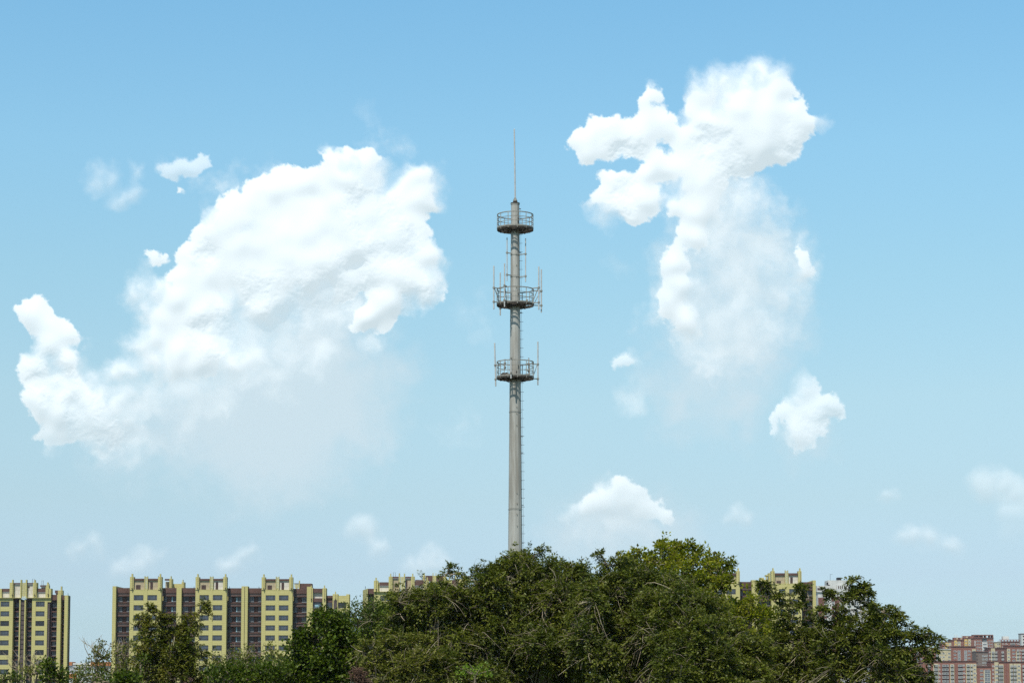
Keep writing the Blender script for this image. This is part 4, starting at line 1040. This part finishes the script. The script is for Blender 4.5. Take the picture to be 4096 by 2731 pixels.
STY = {
 'ash':   dict(kind='pin', leaf='dark', L=.34, pairs=4, ll=.118, lw=.046, droop=.34, twigs=(3, 6), tl=(.35, .75), per=(4, 6), bare=.26, sp=.52),
 'ashb':  dict(kind='pin', leaf='olive', L=.32, pairs=4, ll=.115, lw=.046, droop=.32, twigs=(3, 6), tl=(.35, .7), per=(4, 6), bare=.34, sp=.55),
 'locust': dict(kind='pin', leaf='locust', L=.34, pairs=6, ll=.072, lw=.038, droop=.25, twigs=(3, 6), tl=(.35, .8), per=(3, 5), bare=.08, sp=.56),
 'maple': dict(kind='simple', leaf='lime', ll=.15, lw=.12, n=70, rad=.34, twigs=(3, 5), tl=(.25, .5), bare=.0, sp=.58),
 'leafy': dict(kind='simple', leaf='deep', ll=.12, lw=.09, n=80, rad=.36, twigs=(3, 5), tl=(.25, .5), bare=.03, sp=.52),
 'fine':  dict(kind='simple', leaf='deep', ll=.095, lw=.05, n=90, rad=.36, twigs=(4, 6), tl=(.3, .6), bare=.05, sp=.50),
 'scrub': dict(kind='simple', leaf='olive', ll=.095, lw=.06, n=55, rad=.26, twigs=(4, 7), tl=(.35, .8), bare=.15, sp=.55),
}
SHRUNK = 1.0
def tree(name, label, lobes, D, style, seed, group=None, bark=None, sun_side=0, extra=1.0, rise=.35):
    """lobes = (column, row, radius[, extra depth]) of the foliage masses, in photo pixels, at distance D"""
    S_ = STY[style]; rg = np.random.RandomState(seed); rd = random.Random(seed); m_px = D / FPX; kd = D / 62.0
    cs = [at(l[0], l[1], D + (l[3] if len(l) > 3 else 0)) for l in lobes]; rs = [l[2] * m_px for l in lobes]
    bx = sum(c.x * r for c, r in zip(cs, rs)) / sum(rs); by = sum(c.y * r for c, r in zip(cs, rs)) / sum(rs)
    root = empty(name, (bx, by, 0), label, 'tree', group); org = np.array([bx, by, 0.0])
    zc = min(c.z - r for c, r in zip(cs, rs)); zf = max(2.0, min(zc - 1.2, 7.0))
    big, thin, bare = [], [], []
    fork = np.array([bx + rd.uniform(-.4, .4), by + rd.uniform(-.4, .4), zf])
    tr = .16 + .02 * max(rs) * 4
    t = np.linspace(0, 1, 6); P_ = np.stack([np.linspace(bx, fork[0], 6) + np.sin(t * 5) * .12, np.linspace(by, fork[1], 6) + np.cos(t * 4) * .1, t * zf], 1)
    big.append((P_, list(np.linspace(tr, tr * .7, 6))))
    LB, LD, CP, LS = [], [], [], []
    zlow = PZ(2731, D) - .9
    done = []
    for c, r in sorted(zip(cs, rs), key=lambda q: -q[1]):
        c = np.array(c); dep = min(r * 1.1, 1.6) if r > .5 else r
        near = [q for q in done if q[2] < c[2] + .1 and np.linalg.norm(q - c) < 2.6]
        if near and r < .62:                     # smaller masses branch off the nearest larger one
            s0 = min(near, key=lambda q: np.linalg.norm(q - c)); lim = curve(s0, c - [0, 0, r * .2], rg, 6, .07); thin.append((lim[[0, 1, 2, 3, 5]], [.032, .028, .022, .017, .012]))
        else:
            lim = curve(fork, c - [0, 0, r * .2], rg, 6, .07); big.append((lim, list(np.linspace(tr * .42, .03, 6))))
        done.append(c)
        area = 4 * math.pi * ((r ** 1.6 * r ** 1.6 + 2 * (r * dep) ** 1.6) / 3) ** (1 / 1.6)
        n = max(3, int(area / (S_['sp'] * kd) ** 2 * 1.25 * extra))
        u = unit(rg.normal(0, 1, (n, 3))); rad = rg.uniform(.28, 1.0, n) ** .45
        rad *= 1 + .10 * np.sin(u[:, 0] * 7 + seed) * np.cos(u[:, 2] * 6)
        P_ = c + u * rad[:, None] * np.array([r * .50, dep, r * .50])
        keep = (P_[:, 2] > zlow) | (rg.rand(n) < .12); P_, u = P_[keep], u[keep]
        tsc = min(1.0, max(.35, r / .62))
        for p, w in zip(P_, u):
            i = rd.randint(2, 5); thin.append((curve(lim[i], p, rg, 5, .06, -.06), [.026, .02, .015, .011, .007]))
            CP.append((p, w, tsc))
    nc = len(CP)
    for p, w, tsc in CP:
        nt_ = rd.randint(*S_['twigs']) if tsc > .5 else rd.randint(2, 3)
        for _ in range(nt_):
            d = w * .75 + rg.normal(0, .6, 3) + np.array([0, 0, rise]); d /= np.linalg.norm(d) + 1e-9
            Lt = rd.uniform(*S_['tl']) * .66 * tsc * kd ** .5; e = p + d * Lt
            if w[2] > .1 and rd.random() < .13 and tsc > .5:      # a long shoot beyond the others
                d = w * .9 + rg.normal(0, .35, 3) + np.array([0, 0, .5]); d /= np.linalg.norm(d); Lt = min(Lt * 1.9, .75); e = p + d * Lt
            tw = curve(p, e, rg, 4, .08, .18); isb = rd.random() < S_['bare'] * .5 and tsc > .7
            (bare if isb else thin).append((tw if not isb else curve(p, p + d * Lt * 1.5, rg, 5, .14, .2), [.012, .010, .008, .004] if not isb else [.010, .009, .008, .006, .004]))
            if isb: continue
            if S_['kind'] == 'pin':
                for _k in range(rd.randint(*S_['per']) if tsc > .5 else rd.randint(2, 4)):
                    s_ = rd.uniform(.2, 1.0); q_ = p + (e - p) * s_; q_ = q_ + np.array([0, 0, -.18 * Lt * s_ * s_])
                    ld = d * .5 + rg.normal(0, .65, 3) + np.array([0, 0, .1]); LB.append(q_); LD.append(ld); LS.append(max(.62, tsc))
            else:
                LB.append(e)
                LD.append(d)
    # clutches of bare, arching twigs breaking through the leaves towards the light
    nb = int(nc * S_['bare'] * .75)
    for _ in range(nb):
        p, w, tsc = CP[rd.randrange(nc)]
        if w[1] > .35 or tsc < .75 or w[2] > .45: continue
        p0 = p + w * .1; main = np.array([rg.normal(0, .9), -.35, rg.normal(.1, .5)]); main /= np.linalg.norm(main)
        for _k in range(rd.randint(4, 10)):
            d = main + rg.normal(0, .38, 3); d /= np.linalg.norm(d); Lt = rd.uniform(.4, 1.15)
            r0 = rd.uniform(.005, .011)
            bare.append((curve(p0, p0 + d * Lt, rg, 5, .12, rd.uniform(.1, .5)), [r0, r0 * .9, r0 * .75, r0 * .6, r0 * .35]))
    LB = np.array(LB); LD = np.array(LD)
    if S_['kind'] == 'pin':
        V = pinnate(LB.copy(), LD, rg, S_['L'] * np.array(LS), S_['pairs'], S_['ll'], S_['lw'], S_['droop'])
    else:
        n = int(S_['n'] / (sum(S_['twigs']) / 2) * 1.0)
        B_ = np.repeat(LB, n, 0) ; u = unit(rg.normal(0, 1, B_.shape)); B_ = B_ + u * (rg.rand(len(B_)) ** .5)[:, None] * S_['rad'] * .62 * np.array([1, 1, .85])
        V = leaflets(B_, u * .8 + rg.normal(0, .6, B_.shape) + np.array([0, -.15, .15]), S_['ll'] * rg.uniform(.6, 1.2, len(B_)), S_['lw'] * rg.uniform(.7, 1.1, len(B_)), rg)
    Q = np.arange(len(V)).reshape(-1, 4)
    mesh_np('crown', V - org, Q, LM[S_['leaf']], root)
    Vt, Ft = tubes_np(big, 8); mesh_np('trunk', Vt - org, Ft, bark or BARK, root, smooth=True)
    Vt, Ft = tubes_np(thin, 3); mesh_np('branches', Vt - org, Ft, bark or BARK, root)
    if bare:
        k4 = [b for b in bare]
        Vt, Ft = tubes_np(k4, 3); mesh_np('bare_twigs', Vt - org, Ft, TWIG, root)
    return root, len(Q)
def blobs(outline, depth_rows, step=95, r=85, jit=25, seed=0):
    """fill the area under an outline with overlapping foliage masses"""
    rd = random.Random(seed); xs = [p[0] for p in outline]; out = []
    def top(x): return float(np.interp(x, xs, [p[1] for p in outline]))
    x = xs[0] + r * .6
    while x < xs[-1] - r * .3:
        t_ = top(x); y = t_ + r * .78
        k = 0
        while y < 2740 and k < depth_rows:
            out.append((x + rd.uniform(-jit, jit), y + rd.uniform(-jit, jit) * (k > 0), r * rd.uniform(.85, 1.12), rd.uniform(-1.3, 1.0) - .25 * k + (.6 if k == 0 else 0)))
            y += step; k += 1
        x += step * .8
    return out
tot = 0
def T(*a, **k):
    global tot
    o, n = tree(*a, **k); tot += n; return o
GB = 'big dark trees in the middle'
# the dark mass in the middle
T('tree', 'big dark tree with feathery leaves standing in front of the mast foot', blobs([(1850, 2490), (1900, 2370), (1935, 2272), (2000, 2265), (2060, 2225), (2130, 2220), (2190, 2235), (2260, 2262), (2330, 2300)], 6, seed=1) + [(2165, 2212, 24), (2060, 2228, 26), (1990, 2262, 30), (1905, 2285, 16), (1880, 2300, 14), (2270, 2262, 24), (2325, 2280, 22)], 62, 'ash', 11, GB)
T('tree', 'dark tree with bare arching twigs between the mast foot and the bright green tree', blobs([(2290, 2320), (2350, 2300), (2410, 2290), (2500, 2270), (2600, 2290), (2700, 2310), (2760, 2350)], 5, seed=2) + [(2405, 2215, 18, -.5), (2420, 2250, 26, -.5), (2450, 2262, 24, -.5), (2490, 2242, 18, -.5), (2440, 2285, 30)], 60, 'ash', 12, GB)
T('tree', 'dark bushy tree in front of the bright green tree', blobs([(2640, 2380), (2740, 2365), (2850, 2400), (2920, 2480), (3010, 2580), (3080, 2620)], 5, seed=3), 58, 'ash', 13, GB)
T('tree', 'dark green tree in front of the half hidden crowned building', blobs([(1590, 2420), (1640, 2370), (1700, 2350), (1760, 2350), (1830, 2320), (1870, 2330)], 5, seed=4) + [(1660, 2372, 24), (1800, 2272, 20, .4), (1780, 2300, 22, .4), (1840, 2290, 26)], 61, 'ash', 14, GB)
T('tree', 'dark small leaved tree with sky gaps at its edge, before the gap between the buildings', blobs([(1385, 2460), (1420, 2425), (1500, 2415), (1580, 2425), (1640, 2450)], 2, 85, 70, 20, seed=5) + blobs([(1440, 2560), (1500, 2540), (1640, 2540)], 3, 90, 80, seed=6), 66, 'fine', 15, 'dark trees before the buildings', BARKD)
T('tree', 'dark leafy tree with twiggy front, low in the view beside the glossy round tree', blobs([(1450, 2590), (1520, 2560), (1640, 2540), (1700, 2540)], 3, 90, 80, seed=7), 59, 'ashb', 16, GB)
# bright tree behind
T('tree', 'bright yellow green round tree rising behind the dark trees', blobs([(2480, 2300), (2510, 2235), (2550, 2215), (2620, 2185), (2700, 2172), (2770, 2182), (2820, 2210), (2870, 2245), (2910, 2300), (2940, 2350)], 4, 75, 62, 14, seed=8) + blobs([(2900, 2400), (2960, 2385), (3020, 2400), (3080, 2450), (3130, 2510)], 3, 75, 60, 14, seed=9) + [(2705, 2182, 26), (2748, 2184, 26), (2650, 2190, 24), (2545, 2215, 24), (2870, 2232, 22), (2915, 2258, 22)], 84, 'maple', 17, bark=BARK)
# right-hand trees
T('tree', 'thin crowned tree with a see-through top in front of the last crowned bay', [(3060, 2345, 14), (3045, 2338, 12), (3080, 2360, 16), (3120, 2375, 16), (3225, 2362, 12), (3195, 2352, 12), (3165, 2405, 22), (3115, 2415, 18), (3235, 2395, 18), (3200, 2420, 26), (3175, 2455, 30), (3230, 2460, 28), (3130, 2470, 22), (3150, 2530, 44), (3230, 2540, 48), (3080, 2590, 66), (3180, 2600, 76), (3260, 2620, 78), (3100, 2680, 80), (3220, 2700, 80), (3260, 2500, 30), (3200, 2500, 30), (3120, 2510, 26), (3270, 2560, 44)], 60, 'ash', 18, GB, extra=.85)
T('tree', 'dark feathery tree in front of the white tower', [(3408, 2325, 8), (3455, 2345, 9), (3395, 2362, 14), (3430, 2375, 16), (3300, 2375, 14), (3330, 2385, 18), (3500, 2460, 26), (3530, 2490, 40), (3480, 2420, 16), (3510, 2440, 12), (3360, 2400, 22), (3400, 2400, 26), (3440, 2375, 14), (3470, 2385, 16), (3462, 2350, 10), (3430, 2430, 38), (3350, 2450, 40), (3295, 2440, 26), (3480, 2440, 28), (3400, 2500, 60), (3310, 2520, 50), (3490, 2500, 46), (3300, 2590, 74), (3400, 2580, 80), (3500, 2580, 76), (3320, 2680, 84), (3450, 2680, 84)], 59, 'ash', 19, GB, extra=.85)
T('tree', 'dark drooping tree at the end of the tree mass, tips hanging before the brick town', [(3510, 2435, 16), (3535, 2450, 20), (3560, 2442, 16), (3590, 2455, 16), (3545, 2465, 38), (3600, 2480, 24), (3520, 2510, 48), (3580, 2510, 32), (3600, 2490, 20), (3640, 2515, 22), (3660, 2530, 22), (3690, 2540, 22), (3720, 2530, 22), (3745, 2545, 16), (3690, 2570, 26), (3735, 2575, 20), (3640, 2570, 36), (3580, 2570, 55), (3700, 2610, 30), (3725, 2620, 22), (3650, 2625, 40), (3600, 2640, 60), (3560, 2700, 80), (3660, 2680, 40), (3690, 2690, 28), (3700, 2715, 18), (3620, 2715, 60), (3520, 2620, 70)], 58, 'ash', 20, GB, rise=.1, extra=.8)
# left-hand trees
T('tree', 'feathery leaved tree with yellow flecks in front of the long yellow block', [(610, 2445, 24), (640, 2452, 26), (595, 2440, 18), (570, 2460, 26), (555, 2475, 24), (670, 2470, 28), (700, 2480, 24), (830, 2412, 14), (820, 2425, 20), (800, 2440, 24), (780, 2470, 28), (750, 2490, 32), (815, 2450, 16), (610, 2500, 44), (560, 2510, 28), (670, 2520, 50), (740, 2530, 50), (790, 2510, 36), (600, 2570, 62), (680, 2590, 74), (760, 2580, 58), (570, 2640, 60), (660, 2670, 80), (750, 2660, 74), (800, 2620, 34), (600, 2720, 70), (700, 2730, 70), (790, 2720, 50), (830, 2660, 24)], 66, 'locust', 21, bark=BARKD, extra=1.05)
T('tree', 'glossy dark green leafy tree with a stepped top before the end of the long block', [(1205, 2535, 26), (1185, 2560, 30), (1170, 2590, 36), (1215, 2580, 46), (1265, 2470, 26), (1290, 2455, 28), (1320, 2462, 24), (1350, 2480, 26), (1380, 2490, 28), (1260, 2500, 34), (1310, 2510, 48), (1370, 2530, 44), (1250, 2560, 55), (1330, 2580, 66), (1400, 2580, 50), (1200, 2640, 66), (1290, 2660, 80), (1390, 2660, 72), (1170, 2710, 66), (1270, 2730, 66), (1370, 2730, 66)], 64, 'leafy', 22, 'dark trees before the buildings', BARKD)
T('tree', 'low dark bushy tree below the twiggy shrubs, beside the glossy tree', blobs([(860, 2680), (930, 2655), (1010, 2640), (1090, 2650), (1170, 2640)], 2, 70, 55, 15, seed=31), 63, 'fine', 23, 'dark trees before the buildings', BARKD)
GS = 'thin twiggy shrubs low in the view'
def shrub(label, lobes, D, seed, style='scrub', extra=1.0):
    T('shrub', label, lobes, D, style, seed, GS, extra=extra, rise=.8)['category'] = 'shrub'
shrub('twiggy bush with bare upright stems between the two yellow blocks', [(395, 2590, 20), (385, 2615, 24), (410, 2630, 28), (440, 2625, 14), (380, 2650, 34), (430, 2665, 34), (400, 2700, 44), (340, 2670, 26), (330, 2700, 30), (310, 2720, 26)], 68, 41)
shrub('olive shrub against the corner of the long yellow block', [(470, 2600, 20), (500, 2620, 26), (520, 2580, 16), (480, 2650, 36), (530, 2640, 30), (450, 2690, 40), (520, 2700, 50), (560, 2600, 20)], 70, 42)
shrub('bushy shrub with a leafy peak in front of the cut off block', [(188, 2665, 18), (195, 2690, 24), (185, 2715, 24), (240, 2705, 16), (245, 2722, 14)], 66, 43, 'leafy', .7)
shrub('thin shrub with dry stems in front of the cut off block', [(145, 2665, 18), (150, 2690, 20), (110, 2700, 20), (100, 2680, 14)], 69, 44, extra=.6)
shrub('low shrub in the bottom corner before the cut off block', [(15, 2715, 22), (50, 2715, 20), (75, 2722, 16), (0, 2725, 16)], 66, 45, 'fine', .8)
shrub('twiggy grey green shrub right of the feathery leaved tree', [(850, 2630, 24), (880, 2650, 30), (860, 2680, 40), (920, 2690, 34), (840, 2720, 40)], 70, 46)
shrub('pale twiggy shrub before the paired middle piers of the long block', [(935, 2620, 22), (960, 2640, 28), (990, 2600, 18), (1000, 2630, 28), (970, 2665, 34), (1030, 2660, 26)], 70, 47, extra=.8)
shrub('thin shrub before the third crowned bay of the long block', [(1090, 2600, 22), (1080, 2630, 26), (1110, 2640, 26), (1060, 2660, 28), (1140, 2620, 20), (1150, 2650, 24)], 70, 48, extra=.8)
shrub('leafy bush filling the foot of the gap between the two yellow blocks', [(300, 2725, 26), (350, 2715, 36), (420, 2725, 44), (500, 2722, 44), (560, 2700, 40), (560, 2650, 26)], 65, 50, 'fine', 1.0)
shrub('dense low bush between the feathery leaved tree and the glossy tree', [(850, 2725, 40), (920, 2722, 44), (1000, 2715, 48), (1080, 2715, 48), (1140, 2700, 44), (960, 2690, 26), (1060, 2680, 26)], 62, 51, 'leafy', .8)
shrub('bright fresh green bush tip at the bottom edge under the feathery leaved tree', [(470, 2728, 12), (500, 2726, 12), (530, 2728, 12)], 55, 49, 'leafy', .6)
# tall bare stems sticking out of the shrubs
rg = np.random.RandomState(77)
def stems(label, px, py0, n, h, D, spread):
    ps = []
    c = at(px, py0, D); base = np.array([c.x, c.y, 0.0]); top = np.array(c)
    for i in range(n):
        a = top + np.array([rg.normal(0, spread * .35), rg.normal(0, .2), 0]); b = a + np.array([rg.normal(0, spread * .4), rg.normal(0, .15), h * rg.uniform(.4, 1)])
        ps.append((curve(a, b, rg, 5, .06), [.014, .012, .010, .008, .004]))
        for _ in range(3):
            s_ = a + (b - a) * rg.uniform(.2, .8); ps.append((curve(s_, s_ + np.array([rg.normal(0, .22), rg.normal(0, .1), rg.uniform(.15, .5)]), rg, 5, .1), [.008, .007, .006, .005, .003]))
        ps.append((curve(base + np.array([rg.normal(0, .1), rg.normal(0, .1), 0]), a, rg, 5, .02), [.03, .027, .024, .02, .014]))
    V, F = tubes_np(ps, 4)
    o = mesh_np('bare_sapling', V - base, F, TWIG); o.location = base
    o['label'] = label; o['category'] = 'sapling'; o['group'] = 'leafless saplings'
stems('leafless sapling poking up in the gap between the two yellow blocks', 400, 2640, 9, .75, 68.5, .7)
stems('leafless sapling against the cut off block', 130, 2690, 9, .75, 69.5, .6)
stems('leafless sapling before the long block, beside the paired piers', 975, 2650, 8, .5, 70.5, .9)
stems('leafless sapling before the corner of the long block', 490, 2630, 6, .5, 70.5, .7)
# fresh shoot and dead cluster near the bottom edge
LB = []; LD = []
for i in range(46):
    c = at(1825 + 3.1 * i + rg.uniform(-8, 8), 2668 + 14 * math.sin(i * .33) + rg.uniform(-4, 10), 54 + rg.uniform(-.3, .3)); LB.append(c); LD.append((rg.normal(0, .5), -.5, -.1 + rg.normal(0, .25)))
V = pinnate(np.array([tuple(v) for v in LB]), np.array(LD), rg, .17, 3, .085, .030, .6)
c0 = at(1900, 2690, 54); org = np.array([c0.x, c0.y, 0.0])
o_ = empty('sapling', tuple(org), 'fresh bright green leafy shoot low in front of the dark trees', 'sapling')
mesh_np('crown', V - org, np.arange(len(V)).reshape(-1, 4), LM['fresh'], o_)
st = [(curve(org, np.array(tuple(at(1900, 2700, 54))), rg, 5, .01), [.05, .045, .04, .035, .03])]
for i in range(0, 46, 5): st.append((curve(np.array(tuple(at(1900, 2700, 54))), np.array(tuple(LB[i])), rg, 5, .04), [.02, .016, .012, .009, .006]))
V, F = tubes_np(st, 5); mesh_np('trunk', V - org, F, BARK, o_)
ps = []
for i in range(420):
    t_ = rg.rand(); c = np.array(tuple(at(1425 + 30 * t_ + rg.normal(0, 14), 2680 + 50 * t_ + rg.normal(0, 10), 55 + rg.normal(0, .1))))
    d = unit(rg.normal(0, 1, 3)) * rg.uniform(.04, .13); ps.append((curve(c - d, c + d, rg, 4, .1), [.006, .009, .008, .004]))
c0 = np.array(tuple(at(1440, 2705, 55))); g0 = np.array([c0[0], c0[1], 0])
ps.append((curve(g0, c0, rg, 4, .01), [.05, .04, .035, .03]))
V, F = tubes_np(ps, 3); o_ = mesh_np('dead_shrub', V - g0, F, mat('dead_brown_twigs', (.13, .075, .05), .9, .4, 5)); o_.location = g0
o_['label'] = 'clump of dead brown twigs at the foot of the glossy dark tree'; o_['category'] = 'dead shrub'
print('LEAVES', tot)

# ------------------------------------------------------------------ air
hz = MB(); hz.box(-1500, 1500, -60, 2700, -1.0, 66.0)
hm = bpy.data.materials.new('thin_air'); hm.use_nodes = True; t = hm.node_tree; t.nodes.clear()
pv = t.nodes.new('ShaderNodeVolumePrincipled'); pv.inputs['Color'].default_value = (.80, .90, 1.0, 1); pv.inputs['Density'].default_value = .00005; pv.inputs['Anisotropy'].default_value = .2
oo = t.nodes.new('ShaderNodeOutputMaterial'); t.links.new(pv.outputs[0], oo.inputs['Volume'])
h = hz.build('haze', hm); h['kind'] = 'stuff'
